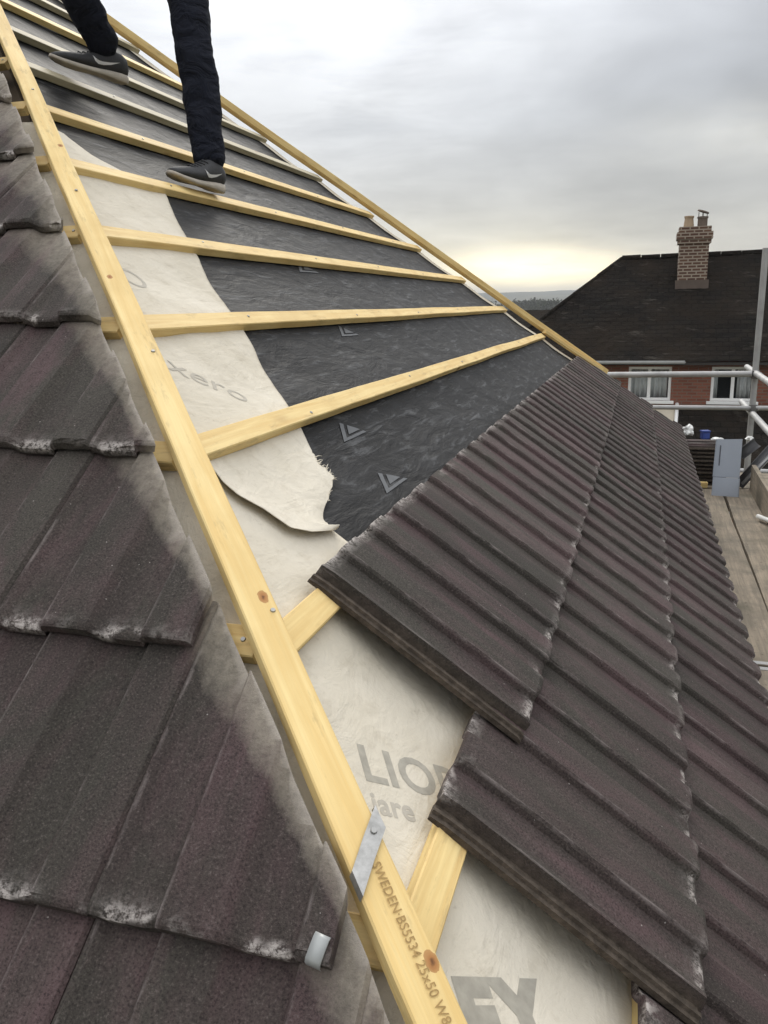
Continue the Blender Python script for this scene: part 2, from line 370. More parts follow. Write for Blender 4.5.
def tile_mesh(seed=0, cuts=(), dusty_sheen=0.):
    """cuts: list of (point, normal) planes in tile space, the side the normal points to is removed; third item True = sawn with dust"""
    bm = bmesh.new(); top, bot = [], []; rnd = random.Random(seed)
    for r in ROWS:
        dz = -.0045*(1-r/.009)**2 if r < .009 else 0
        if r > .40: dz = -.003*(r-.40)/.03
        tr, br = [], []
        for s, z in PROF:
            chip = 0
            if r <= .003: chip = max(0, noise.noise((s*38+seed*7.3, seed*1.7, 0))-.18)*.018
            tr.append(bm.verts.new((s, r + chip, z + dz - chip*.4 + noise.noise((s*9, r*9, seed))*.0007)))
            br.append(bm.verts.new((s, r + chip*.3, under(s))))
        top.append(tr); bot.append(br)
    n = len(PROF)
    for a, b in zip(range(len(ROWS)-1), range(1, len(ROWS))):
        for k in range(n-1):
            bm.faces.new((top[a][k], top[a][k+1], top[b][k+1], top[b][k])); bm.faces.new((bot[a][k+1], bot[a][k], bot[b][k], bot[b][k+1]))
        for k in (0, n-1): bm.faces.new((top[a][k], top[b][k], bot[b][k], bot[a][k]))
    for g in (0, -1):
        for k in range(n-1): bm.faces.new((top[g][k], bot[g][k], bot[g][k+1], top[g][k+1]))
    for cut in cuts:
        q = bmesh.ops.bisect_plane(bm, geom=bm.verts[:]+bm.edges[:]+bm.faces[:], plane_co=cut[0], plane_no=cut[1], clear_outer=True, dist=1e-5)
        ee = [e for e in bm.edges if e.is_boundary]
        if ee:
            r_ = bmesh.ops.holes_fill(bm, edges=ee, sides=0)
    bmesh.ops.recalc_face_normals(bm, faces=bm.faces)
    me = bpy.data.meshes.new('roof_tile'); bm.to_mesh(me); bm.free()
    dust_and_sheen, saw, chipv, side = [], [], [], []
    for v in me.vertices:
        d = s_ = 0.
        for cut in cuts:
            k = abs((v.co - Vector(cut[0])).dot(Vector(cut[1])))
            if cut[2]:
                reach = (.034 + .075*max(0, min(1, (v.co.y-.1)/.25)))*(1 + 1.8*dusty_sheen)
                d = max(d, max(0, 1-k/reach)**1.0)
                s_ = max(s_, 1. if k < 4e-4 else 0.)
        pan = 1. if v.co.z < .016 and v.co.x > .018 else .22
        e = max(0, 1-v.co.y/.024); h = max(0, 1-(TL-v.co.y)/.012)
        d = max(d, .48*dusty_sheen)  # even pale base on dusty rows, partly dust, partly painted grazing sky sheen
        if v.co.z < np.interp(v.co.x, [p[0] for p in PROF], [p[1] for p in PROF]) - .009: e = h = 0
        dust_and_sheen.append(d); saw.append(s_*.6); chipv.append(min(1, max(e*pan*1.35, h*1.2))); side.append(1. if v.co.x < -.002 and v.co.z < .02 else 0.)
    attr_float(me, 'dust_and_sheen', dust_and_sheen); attr_float(me, 'saw', saw); attr_float(me, 'chip', chipv); attr_float(me, 'side', side)
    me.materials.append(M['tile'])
    return me
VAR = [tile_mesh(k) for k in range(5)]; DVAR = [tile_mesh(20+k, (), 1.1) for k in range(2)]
def tile_mat(side, a, b, j=True, rnd=random):
    """matrix of a tile with its left joint at a along the eaves and its tail at b up the slope"""
    B = MA if side == 'A' else MB_
    t = math.atan(TILT); rot = Matrix.Rotation(-t, 3, 'X')
    jr = Matrix.Rotation(rnd.uniform(-.004, .004), 3, 'Z') @ Matrix.Rotation(rnd.uniform(-.004, .004), 3, 'Y')
    h = .030 + TILT*TL + rnd.uniform(-.0008, .0015)
    m = (B @ rot @ jr).to_4x4()
    m.translation = (PA(-b, a, h) if side == 'A' else PB(a, b, h)) + B @ Vector((rnd.uniform(-.001, .001), rnd.uniform(-.002, .002), 0))
    return m
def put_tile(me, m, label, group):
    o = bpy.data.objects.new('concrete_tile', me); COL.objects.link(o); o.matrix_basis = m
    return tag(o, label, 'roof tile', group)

def local_plane(m, p, n):
    i = m.inverted(); return (i @ p, (i.to_3x3() @ n).normalized())

# right slope: three courses, from the near verge to the far hip
CN = ['top', 'middle', 'eaves']
J0 = [-.048, -.322, -.535]
for i in range(3):
    tail = .743 + i*G; k = 0
    grp = 'plain ribbed tiles of the %s course on the right slope' % CN[i]
    while True:
        a = J0[i] + k*TW
        yh = 2*L + tail*CP - .03
        if a > yh - .05: break
        m = tile_mat('A', a, -tail)
        n = Vector((CP, -1, 0))                     # far hip: keep y < 2L + x - .03
        hn = Vector((-1, 1, 0)).normalized()
        cutp = Vector((0, 2*L - .13, 0))
        head_y = 2*L + (tail-TL)*CP - .035
        if a + TW + .01 > head_y:
            me = tile_mesh(100+i*10+k, [(*local_plane(m, cutp, hn), False)])
            lab = 'cut brown tile of the %s right course where it meets the far hip' % CN[i]
            gg = 'cut tiles of the %s course at the far hip' % CN[i]
        else:
            me = VAR[(k*3+i*2) % 5]; gg = grp
            lab = 'plain dark ribbed tile within the %s course of the right slope' % CN[i]
            if k == 0:
                gg = 'end tiles at the near verge'
                lab = ['nearest tile of the top right course, its open side lip overhanging the cream membrane',
                       'nearest tile of the middle right course, its head edge whitened with chips',
                       'nearest tile of the lowest right course, its corner just in view at the bottom edge'][i]
        put_tile(me, m, lab, gg)
        k += 1

# left slope: courses cut along the near hip
HIPN = Vector((1, 1, 0)).normalized()
ROWW = [.301 - G*(4-j) for j in range(13)]
names = ['lowest', 'second', 'third', 'fourth', 'fifth', 'sixth', 'seventh', 'eighth', 'ninth', 'tenth', 'eleventh', 'twelfth', 'thirteenth']
for j, w in enumerate(ROWW):
    xc_tail = -w*CP - .040; xc_head = -(w+TL)*CP - .040; hcut = -.070 if j < 2 else -.086
    kk = math.floor((xc_tail - .2)/TW)
    lim = {1: .494, 2: .1985}.get(j)
    for k in range(kk, kk-5, -1):
        a = .2 + k*TW
        if lim is not None and a >= lim - .02: continue
        if xc_tail - a < .012: continue
        m = tile_mat('B', a, w)
        cuts = []
        if a + TW > xc_head - .01:
            cuts.append((*local_plane(m, Vector((hcut, 0, 0)), HIPN), True))
        if lim is not None and a + TW > lim + .01:
            cuts.append((*local_plane(m, Vector((lim, 0, 0)), Vector((1, 0, 0))), False))
        if cuts:
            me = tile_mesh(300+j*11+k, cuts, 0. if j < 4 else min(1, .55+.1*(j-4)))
            lab = 'sawn dusty-edged tile ending the %s course up the left slope' % names[j]
            if sum(1 for o in bpy.data.objects if o.get('label') == lab): lab = 'part-cut tile next to the end tile in the %s left course' % names[j]
            gg = 'sawn tiles along the near hip'
        else:
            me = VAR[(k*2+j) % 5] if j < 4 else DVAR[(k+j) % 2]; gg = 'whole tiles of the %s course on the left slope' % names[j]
            lab = 'whole dark tile in the %s course up the left slope, away from the hip' % names[j]
        put_tile(me, m, lab, gg)

# ------------------------------------------------------------------ membranes
def hA(u, y):
    f = (u/G) % 1.0
    sag = -.007*math.sin(math.pi*f)**2
    return sag + .0035*noise.noise((u*5, y*3.3, 1)) + .0035*noise.noise((u*2+y*6, y*9-u*5, 4))*math.sin(math.pi*f)
def sheet(name, rows, mat, fn, ny=30, thick=.0012, parent=None):
    """rows: list of (u, y0, y1); fn(u, y, s) gives the world point, s runs 0..1 across the row"""
    vs, fs = [], []
    for u, a, b in rows:
        for k in range(ny+1):
            s = k/ny; vs.append(fn(u, a+(b-a)*s, s))
    for i in range(len(rows)-1):
        for k in range(ny):
            q = i*(ny+1)+k; fs.append((q, q+1, q+ny+2, q+ny+1))
    # keep the vertices in slope-aligned local axes, so the material follows the roof
    Mx = MA.to_4x4(); inv = Mx.inverted()
    o = mesh(name, [inv @ v for v in vs], fs, mat, parent, Mx, True)
    so_ = o.modifiers.new('thickness', 'SOLIDIFY'); so_.thickness = thick; so_.offset = -1
    return o
def hipy(u): return -u*CP
def fary(u): return 2*L + u*CP
us = np.arange(-3.5, 1.40, .03)
o = sheet('underlay', [(u, hipy(u)+.0, fary(u)) for u in us], M['black'], lambda u, y, s: PA(u, y, hA(u, y)-.002), 180)
tag(o, 'black roofing membrane with scuffed grey streaks stretched under the battens of the right slope', 'membrane')
BLACK = o
# lower cream sheet that runs down the near hip, over both slopes
def cream_fn(u, y, s):
    if y < hipy(u):                                    # folded over on to the left slope
        d = hipy(u) - y; w = -u; x = u*CP - d          # same distance from the hip on the other plane
        return PB(x, w + 0*d, .0025 + .0025*noise.noise((u*6, y*6, 3)))
    return PA(u, y, hA(u, y) + .0025 + .003*noise.noise((u*6, y*5, 8)))
rows = []
for u in np.arange(-.02, 1.38, .02):
    rows.append((u, hipy(u)-.30, float(np.interp(u, [-.02, .09, .126, .168, .189, .229, .30, .36, .5], [.50, .40, .36, .36, .30, .19, .19, .26, .25]))))
o = sheet('underlay', rows, M['cream'], cream_fn, 56)
tag(o, 'cream printed roofing membrane lying along the near hip below the lowest open batten', 'membrane')
CREAM_LOW = o
# upper cream strip with the torn edge and the curled bottom corner
EDGE = [(-1.40, .0), (-1.30, 1.07), (-1.285, 1.106), (-1.17, 1.135), (-1.031, 1.345), (-.83, 1.165), (-.658, 1.015), (-.414, .825), (-.268, .722), (-.055, .553), (.023, .492), (.126, .408), (.168, .400), (.189, .337), (.229, .205), (.274, .181)]
FLAP = [(-9, 0), (-.02, None), (.03, .03), (.075, .012), (.112, .016), (.158, .040), (.218, .050), (.247, .090), (.265, .145), (.274, .179)]
def yR(u):
    b = float(np.interp(u, [e[0] for e in EDGE], [e[1] for e in EDGE]))
    torn = .012*noise.noise((u*90, 0, 3)) + .008*noise.noise((u*240, 0, 3)) if u > .08 else .003*noise.noise((u*40, 0, 3))
    return b + torn
FL = [(f[0], f[1]) for f in FLAP if f[1] is not None and f[0] > 0]
def yL(u):
    if u <= -.02: return hipy(u) - .22
    if u < .03: t = (u+.02)/.05; return (1-t)*(hipy(u)-.22) + t*.03
    return float(np.interp(u, [f[0] for f in FL], [f[1] for f in FL]))
rows = []; u = -1.38
while u < .2735:
    a, b = yL(u), yR(u); rows.append((u, min(a, b-.002), b)); u += .02 if u < -.06 else .006
def top_fn(u, y, s):
    if y < hipy(u):
        d = hipy(u) - y; return PB(u*CP - d, -u, .006 + .002*noise.noise((u*6, y*6, 3)))
    lift = 0.
    if u > -.05:
        e = max(0., 1 - (y - yL(u))/.11) if u > 0 else 0
        lift = .013*e**2*min(1, (u+.05)/.12) + .012*max(0, (u-.1)/.17)*(1-abs(2*s-1)) 
    return PA(u, y, hA(u, y) + .006 + lift + .004*noise.noise((u*7, y*7, 11)))
o = sheet('underlay', rows, M['cream'], top_fn, 60)
tag(o, 'cream membrane strip beside the near hip with a torn end and curled lower flap', 'membrane')
CREAM_TOP = o
# pale strip showing beside the far hip batten
rows = [(u, fary(u)-.13-.012*noise.noise((u*3, 0, 7)), fary(u)+.0) for u in np.arange(-3.3, .62, .03)]
o = sheet('underlay', rows, M['cream'], lambda u, y, s: PA(u, y, hA(u, y) + .004 + .002*noise.noise((u*8, y*8, 2))), 8)
tag(o, 'narrow pale membrane strip running beside the far hip batten', 'membrane')

def text_mesh(s, size, bold=0.):
    cu_ = bpy.data.curves.new('text', 'FONT'); cu_.body = s; cu_.size = size; cu_.resolution_u = 4; cu_.offset = bold; cu_.space_character = 1 + 30*bold
    ob = bpy.data.objects.new('text', cu_); COL.objects.link(ob)
    bpy.context.view_layer.update()
    me = bpy.data.meshes.new_from_object(ob.evaluated_get(bpy.context.evaluated_depsgraph_get()))
    bpy.data.objects.remove(ob); bpy.data.curves.remove(cu_)
    return me
def decal(me, fn, mat, parent, name, sub=.012):
    """lay flat print on a curved sheet: fn maps print coordinates to a world point"""
    bm = bmesh.new(); bm.from_mesh(me)
    bmesh.ops.triangulate(bm, faces=bm.faces[:])
    for _ in range(5):
        ee = [e for e in bm.edges if e.calc_length() > sub]
        if not ee: break
        bmesh.ops.subdivide_edges(bm, edges=ee, cuts=1); bmesh.ops.triangulate(bm, faces=bm.faces[:])
    for v in bm.verts: v.co = fn(v.co.x, v.co.y)
    me2 = bpy.data.meshes.new(name); bm.to_mesh(me2); bm.free()
    return link(name, me2, mat, parent)
def print_on(s, size, u0, y0, fnh, mat, parent, ang=41., sx=1., name='print', lift=.0016, bold=.0):
    """text with its baseline running diagonally down the slope and away"""
    c_, s_ = math.cos(R(ang)), math.sin(R(ang))
    def f(x, y):
        u = u0 + x*sx*c_ - y*s_; v = y0 + x*sx*s_ + y*c_
        p = fnh(u, v, .5); n = (PA(0, 0, 1)); return p + n*lift
    return decal(text_mesh(s, size, bold), f, mat, parent, name)
print_on('LIOP', .086, .566, -.345, cream_fn, M['print'], CREAM_LOW, 38, 1.0, bold=.002)
print_on('iare', .048, .600, -.385, cream_fn, M['faint_print'], CREAM_LOW, 38, .95, bold=.0012)
print_on('EY', .105, .818, -.572, cream_fn, M['print'], CREAM_LOW, 42, 1.1, bold=.007)
print_on('xero', .078, -.228, .262, top_fn, M['faint_print'], CREAM_TOP, 44, 1.35, lift=.002)
print_on('O', .105, -.545, .475, top_fn, M['faint_print'], CREAM_TOP, 44, 1., lift=.002)
# pale chevron marks on the black sheet
def chevron(u0, y0, s, ang):
    bm = bmesh.new()
    def poly(pts): bm.faces.new([bm.verts.new((x*s, y*s, 0)) for x, y in pts])
    poly([(-.5, .5), (-.36, .5), (0, -.22), (0, -.5)]); poly([(0, -.5), (0, -.22), (.36, .5), (.5, .5)]); poly([(-.24, .5), (.24, .5), (0, .02)])
    me = bpy.data.meshes.new('mark'); bm.to_mesh(me); bm.free()
    def f(x, y):
        u = u0 + x*.60 - y*.30; v = y0 + x*1.15 + y*1.45
        return PA(u, v, hA(u, v) + .0012)
    decal(me, f, M['pale_mark'], BLACK, 'printed_mark', .02)
for u0, y0, s, a in ((.255, .62, .095, 0), (.085, .70, .09, 0), (-.28, 1.5, .09, 0), (-.65, 1.85, .1, 0)): chevron(u0, y0, s, a)
def shred():
    bm = bmesh.new()
    for k in range(26):                                # frayed fibres at the torn end
        u = .10 + .11*random.random(); y = yR(u); l = random.uniform(.004, .018); a = random.uniform(-1.2, .9)
        p = PA(u, y-.004, hA(u, y)+.007); q = PA(u - l*math.sin(a)*.8, y + l*math.cos(a), hA(u, y)+.006+random.uniform(0, .008))
        bm_tube(bm, [p, (p+q)/2 + Vector((0, 0, .002)), q], [.0014, .001, .0004], 5)
    frombm('frayed_fringe', bm, M['cream'], CREAM_TOP)
shred()

# ------------------------------------------------------------------ battens
HD = Vector((-1, 1, TP)).normalized(); HC = Vector((1, 1, 0)).normalized(); HN = HC.cross(HD)
ords = ['lowest', 'second', 'third', 'fourth', 'fifth', 'sixth', 'seventh', 'eighth', 'ninth', 'tenth', 'eleventh', 'twelfth', 'thirteenth', 'fourteenth']
NL = bmesh.new(); bmesh.ops.create_cone(NL, cap_ends=True, segments=10, radius1=.0042, radius2=.0034, depth=.0022)
nail_me = bpy.data.meshes.new('nail'); NL.to_mesh(nail_me); NL.free(); nail_me.materials.append(M['nail'])
def nails(parent, pts, rot):
    for q in pts:
        o = bpy.data.objects.new('nail', nail_me); COL.objects.link(o)
        m = rot.to_4x4(); m.translation = q; o.matrix_basis = m; adopt(o, parent)
for k in range(-1, 12):
    u = -(k-2)*G + (.014 if k < 2 else 0)
    y0, y1 = hipy(u) + .004, fary(u) - .02
    y0 += .0
    old = k in (7, 8, 10)
    lift = .003 + (.003 if k == 2 else 0)
    p0 = PA(u, y0, lift); p1 = PA(u, y1, lift)
    o = timber('batten', p0, p1, PA(1, 0, 0), .050, .026, M['batten_old'] if old else M['batten'], None, 40, .0022, k)
    lab = {0: 'short end of yellow batten showing under the middle tile course by the hip', 1: 'short end of yellow batten showing under the top tile course by the hip',
           2: 'yellow batten just above the right tiles, crossing the torn cream flap', 3: 'yellow batten second above the right tiles, running nearly level in the photo',
           4: 'yellow batten third above the right tiles', 5: 'yellow batten under the nearer trainer of the worker', 6: 'yellow batten directly between the two trainers of the worker',
           7: 'greyed batten under the toe of the upper trainer', 8: 'greyed batten passing behind the heel of the upper trainer', -1: 'batten hidden under the lowest right course'}.get(k, '%s batten near the top of the open slope' % {9: 'pale', 10: 'greyed', 11: 'topmost'}.get(k))
    tag(o, lab, 'batten', 'tiling battens on the right slope')
    if 2 <= k <= 8: nails(o, [PA(u + random.uniform(-.01, .01), y0 + .55 + .9*q + random.uniform(-.03, .03), lift + .0272) for q in range(0, int((y1-y0)/.9))], MA)
# batten stubs on the left slope; the longer part lies under the tiles
for j, w in enumerate(ROWW[:-1]):
    wb = w + TL - .045
    if wb > 2.6: continue
    p1 = PB(-wb*CP - .004, wb, .003); p0 = PB(-wb*CP - 1.5, wb, .003)
    o = timber('batten', p0, p1, PB(0, 1, 0), .050, .025, M['batten'], None, 14, .001, j+30)
    tag(o, 'batten end poking out beside the sawn tile of the %s left course' % names[j], 'batten', 'tiling battens on the left slope')
    if j % 3 == 1: nails(o, [p1 + Vector((-.022, 0, 0)) + PB(0, 0, .0258)], MB_)
# near hip batten
def hip_pt(s, c, h): return HD*s + HC*c + Vector((0, 0, .040)) + HN*h
S0 = -1.42
kn = [(-.412, .012, .0075), (-.939, .0175, .0075), (.55, -.008, .006), (1.3, .012, .007)]
Mk = m_wood('hip_batten', (.87, .68, .325), (.76, .53, .205), [(s - S0, -c, r) for s, c, r in kn], auto=False)
o = timber('hip_batten', hip_pt(S0, -.011, 0), hip_pt(4.35, .012, 0), HC, .052, .025, Mk, None, 60, .0022, 3)
tag(o, 'thick yellow hip batten running up the near hip in the foreground with stamped lettering', 'batten')
HIPB = o
rotH = frame(HC, HD, HN)
nails(o, [hip_pt(-.44, .010, .0262), hip_pt(.247, .02-.012, .0262), hip_pt(1.0, .0, .0262), hip_pt(1.75, .006, .0262)], rotH)
for txt, s0 in (('SWEDEN\u00b7BS5534 25x50 W8', -.823),):
    me = text_mesh(txt, .0152, .0001)
    decal(me, lambda x, y: hip_pt(s0 - x*.96, -.0095 + y, .0262 + .0004), M['stamp'], HIPB, 'print', .02)
# far hip battens: two lengths that overlap near the bottom
FD = Vector((1, 1, -TP)).normalized(); FC = Vector((1, -1, 0)).normalized(); AP = Vector((-L, L, L*TP))
def far_pt(s, c, h): return AP + FD*s + FC*c + Vector((0, 0, .040)) + Vector((0, 0, 1))*h
SE = (L + .62*CP)/FD.x
o = timber('hip_batten', far_pt(.05, 0, 0), far_pt(SE, .006, .026), FC, .068, .038, M['batten'], None, 40, .004, 8); tag(o, 'long yellow batten running up the far hip against the sky', 'batten', 'far hip battens')
o = timber('hip_batten', far_pt(SE-.80, .050, -.010), far_pt(SE-.10, .056, .006), FC, .045, .026, M['batten'], None, 14, .002, 9); tag(o, 'short batten doubled up against the lower end of the far hip batten', 'batten', 'far hip battens')
# galvanised strap nailed over the hip batten, and the grey clip on the tile tail
def strap():
    pts = [hip_pt(-.772, .0255, .008), hip_pt(-.776, .0235, .0275), hip_pt(-.807, -.006, .0275), hip_pt(-.839, -.0345, .0275), hip_pt(-.841, -.037, .020)]
    wd = HD; bm = bmesh.new(); r = []
    for p in pts: r.append([bm.verts.new(p + wd*.0150*s + HN*t) for s, t in ((-1, 0), (1, 0), (1, .0016), (-1, .0016))])
    for a, b in zip(r, r[1:]):
        for k in range(4): bm.faces.new((a[k], a[(k+1) % 4], b[(k+1) % 4], b[k]))
    bm.faces.new(r[0][::-1]); bm.faces.new(r[-1])
    bmesh.ops.subdivide_edges(bm, edges=bm.edges[:], cuts=1)
    o = frombm('metal_strap', bm, M['strap']); tag(o, 'dull galvanised strap bent over the near hip batten', 'strap')
    nails(o, [hip_pt(-.790, .008, .0305)], rotH)
strap()
def clip():
    p = PB(.480, -.722, .0945); w = Vector((1, 0, 0)); up = PB(0, 1, 0); n = PB(0, 0, 1)
    w = (w*.96 + up*-.18).normalized(); up = n.cross(w)
    path = [(.015, -.0020), (.011, -.0004), (0, -.0012), (-.011, -.0030), (-.0150, -.0065), (-.0160, -.0130)]
    bm = bmesh.new(); r = []
    for b, h in path: r.append([bm.verts.new(p + w*s*.0088 + up*b + n*(h+t)) for s, t in ((-1, 0), (1, 0), (1, .0022), (-1, .0022))])
    for a, b in zip(r, r[1:]):
        for k in range(4): bm.faces.new((a[k], a[(k+1) % 4], b[(k+1) % 4], b[k]))
    bm.faces.new(r[0][::-1]); bm.faces.new(r[-1])
    tag(frombm('tile_clip', bm, M['clip'], None, None, True), 'small pale grey clip hooked over a tile tail at bottom left', 'clip')
clip()

# ------------------------------------------------------------------ our house under the covering
def brick(name, c1, c2, mortar, scale=1., bw=.225, bh=.075, mort=.011):
    t = NT(name); tc = t.t.nodes.new('ShaderNodeTexCoord'); geo = t.t.nodes.new('ShaderNodeNewGeometry')
    nx, ny, nz = t.xyz(geo.outputs['Normal']); px, py, pz = t.xyz(geo.outputs['Position'])
    along = t.math('ADD', t.math('MULTIPLY', px, t.math('GREATER_THAN', t.math('ABSOLUTE', ny), .7)), t.math('MULTIPLY', py, t.math('GREATER_THAN', t.math('ABSOLUTE', nx), .7)))
    cb = t.t.nodes.new('ShaderNodeCombineXYZ'); t.set(cb.inputs[0], along); t.set(cb.inputs[1], pz)
    b = t.t.nodes.new('ShaderNodeTexBrick'); t.t.links.new(cb.outputs[0], b.inputs['Vector'])
    b.inputs['Scale'].default_value = scale; b.inputs['Brick Width'].default_value = bw; b.inputs['Row Height'].default_value = bh; b.inputs['Mortar Size'].default_value = mort
    b.inputs['Color1'].default_value = (*c1, 1); b.inputs['Color2'].default_value = (*c2, 1); b.inputs['Mortar'].default_value = (*mortar, 1)
    b.inputs['Mortar Smooth'].default_value = .1; b.inputs['Bias'].default_value = -.1
    c = t.mix(t.math('MULTIPLY', t.noise(t.coord(rnd=False), 1.3, 5), .35), b.outputs['Color'], (.10, .06, .045))
    t.bump(b.outputs['Fac'], .5, -.006)
    return t.fin(c, .85, spec=.2)
M['brick'] = brick('red_brick', (.20, .070, .046), (.29, .110, .072), (.20, .15, .12))
M['chim_brick'] = brick('chimney_brick', (.085, .045, .034), (.14, .08, .055), (.36, .31, .25), 1., .215, .078, .016)
def our_house():
    t = thing('house', (-3, L, GROUND), 'house being re-roofed whose hipped roof carries the battens and tiles', 'house')
    ue = 1.39; X0 = ue*CP; Y0 = -ue*CP; Y1 = fary(ue); zt = -ue*SP - .06; ap = Vector((-L, L, L*TP-.06)); rg = Vector((-9, L, L*TP-.06))
    v = [(X0, Y0, zt), (X0, Y1, zt), tuple(ap), tuple(rg), (-9, Y0, zt), (-9, Y1, zt)]
    mesh('roof_deck', v, [(0, 1, 2), (0, 2, 3, 4), (1, 5, 3, 2), (4, 3, 5), (0, 4, 5, 1)], M['deck'], t)
    box('wall', (-8.6, Y0+.35, GROUND), (X0-.35, Y1-.35, zt-.05), M['brick'], t)
    box('fascia', (X0-.02, Y0, zt-.20), (X0+.005, Y1, zt-.004), m_plain('fascia_paint', (.12, .11, .10), .5), t)
    # gutter along the right eaves
    bm = bmesh.new(); n = 8; a, b = [], []
    for s, lst in ((Y0-.05, a), (Y1+.05, b)):
        for k in range(n+1):
            an = math.pi + math.pi*k/n; lst.append(bm.verts.new((X0+.062+.055*math.cos(an), s, zt-.03+.055*math.sin(an))))
    for k in range(n): bm.faces.new((a[k], a[k+1], b[k+1], b[k]))
    g = frombm('gutter', bm, m_plain('gutter_plastic', (.03, .03, .03), .4), t, None, True)
    g.modifiers.new('thickness', 'SOLIDIFY').thickness = .003
our_house()

# ------------------------------------------------------------------ scaffold
ZB = -1.25
def coupler(p, parent, axis=0):
    bm = bmesh.new(); m = Matrix.Translation(p)
    bm_tube(bm, [p + Vector((0, 0, -.035)), p + Vector((0, 0, .035))], .036, 10)
    bm_box(bm, (-.05, -.02, -.022), (.05, .02, .022), m); bm_box(bm, (-.02, -.052, -.02), (.02, .052, .02), m)
    bm_tube(bm, [p + Vector((.03, -.06, .0)), p + Vector((.03, .06, 0))], .008, 6)
    frombm('coupler', bm, M['dark_steel'], parent)
g = 'scaffold tubes around the eaves'
def pole(name, p0, p1, label, cps=(), r=.0272):
    t = thing(name, Vector(p0), label, 'scaffold tube', g)
    d = (Vector(p1)-Vector(p0)).normalized()
    bm = bmesh.new(); bm_tube(bm, [p0, p1], r, 16, False); bm_tube(bm, [p1, p0], r-.004, 16, False)
    for e, q in ((Vector(p0), 1), (Vector(p1), -1)):
        pass
    o = frombm('tube', bm, M['steel'], t, None, True)
    o.modifiers.new('e', 'EDGE_SPLIT').split_angle = R(40)
    for c in cps: coupler(Vector(c), t)
    return t
pole('scaffold_standard', (1.775, 6.95, GROUND), (1.775, 6.95, .70), 'upright scaffold pole standing against the neighbouring roof', [(1.775, 6.91, -.395), (1.775, 6.91, -.70)])
pole('scaffold_rail', (-2.2, 6.90, -.43), (1.74, 6.895, -.386), 'upper level scaffold guard rail crossing in front of the far windows')
pole('scaffold_rail', (-2.2, 6.90, -.72), (2.3, 6.895, -.690), 'lower level scaffold guard rail under the far windows', (), .021)
pole('scaffold_rail', (1.77, 7.55, -.372), (1.86, -1.9, -.52), 'upper side scaffold rail coming towards the camera at the right edge')
pole('scaffold_rail', (1.765, 7.7, -.725), (1.86, -1.9, -.93), 'lower side scaffold rail coming towards the camera at the right edge')
pole('scaffold_rail', (-2.5, 7.6, -.16+ZB), (2.5, 7.6, -.16+ZB), 'ledger tube under the scaffold boards')
pole('scaffold_rail', (.2, 2.25, -.07+ZB), (1.38, 2.25, -.07+ZB), 'cross tube under the scaffold board joint')
pole('scaffold_rail', (.2, 5.3, -.07+ZB), (2.1, 5.3, -.07+ZB), 'cross tube under the far board ends')
pole('scaffold_standard', (1.93, -1.7, GROUND), (1.93, -1.7, 1.0), 'scaffold pole behind the photographer')
gb = 'weathered scaffold boards along the eaves'
def board(p0, p1, wdir, w, th, label, bands):
    t = thing('scaffold_board', Vector(p0), label, 'scaffold board', gb)
    o = timber('plank', p0, p1, wdir, w, th, M['board'], t, 24, .003, hash(label) % 17)
    d = (Vector(p1)-Vector(p0)).normalized(); wv = Vector(wdir).normalized(); up = d.cross(wv).normalized()
    if up.z < 0: up = -up
    for e in bands:
        q = Vector(p0) if e == 0 else Vector(p1); sgn = 1 if e == 0 else -1
        bm = bmesh.new(); fr = frame(d, wv, up).to_4x4(); fr.translation = q
        bm_box(bm, (sgn*.004 if sgn > 0 else -.034, -w/2-.0015, -.0015), (.034 if sgn > 0 else -.004, w/2+.0015, th+.0015), fr)
        frombm('end_band', bm, M['steel'], t)
board((1.345, 5.88, ZB-.038), (1.327, 2.30, ZB-.038), (1, 0, 0), .222, .038, 'inner scaffold board beside the eaves, under the grey metal panel', [1])
board((1.592, 5.95, ZB-.038), (1.553, 2.60, ZB-.038), (1, 0, 0), .222, .038, 'outer scaffold board next to the upright toe board', [])
board((1.325, 2.285, ZB-.040), (1.30, -1.9, ZB-.040), (1, 0, 0), .222, .038, 'nearer inner scaffold board beyond the crosswise joint', [0])
board((1.553, 2.585, ZB-.041), (1.538, -1.9, ZB-.041), (1, 0, 0), .222, .038, 'nearer outer scaffold board at the right edge', [])
board((1.11, 5.95, ZB-.038), (1.10, -1.9, ZB-.038), (1, 0, 0), .222, .038, 'scaffold board tucked under the tiled eaves', [])
o = timber('toe_board', (1.718, 5.92, ZB+.105), (1.672, 2.0, ZB+.105), (0, 0, 1), .21, .036, M['board'], None, 20, .003, 4)
tag(o, 'toe board set on edge along the outside of the scaffold', 'scaffold board')
tube('toe_board_pin', [(1.62, 4.88, ZB+.03), (1.72, 4.60, ZB+.045)], .017, M['white_plastic'])
bpy.data.objects['toe_board_pin'].name = 'plastic_pipe'
tag(bpy.data.objects['plastic_pipe'], 'short white pipe offcut lying by the toe board at the right edge', 'pipe')
# board across the far end of the lift carries the tile stack
for k, y in enumerate((6.10, 6.335, 6.57)):
    board((-.8, y, ZB-.040), (2.05, y, ZB-.040), (0, 1, 0), .222, .038, ['nearest', 'middle', 'farthest'][k] + ' crosswise scaffold board at the far end under the tile stack', [])
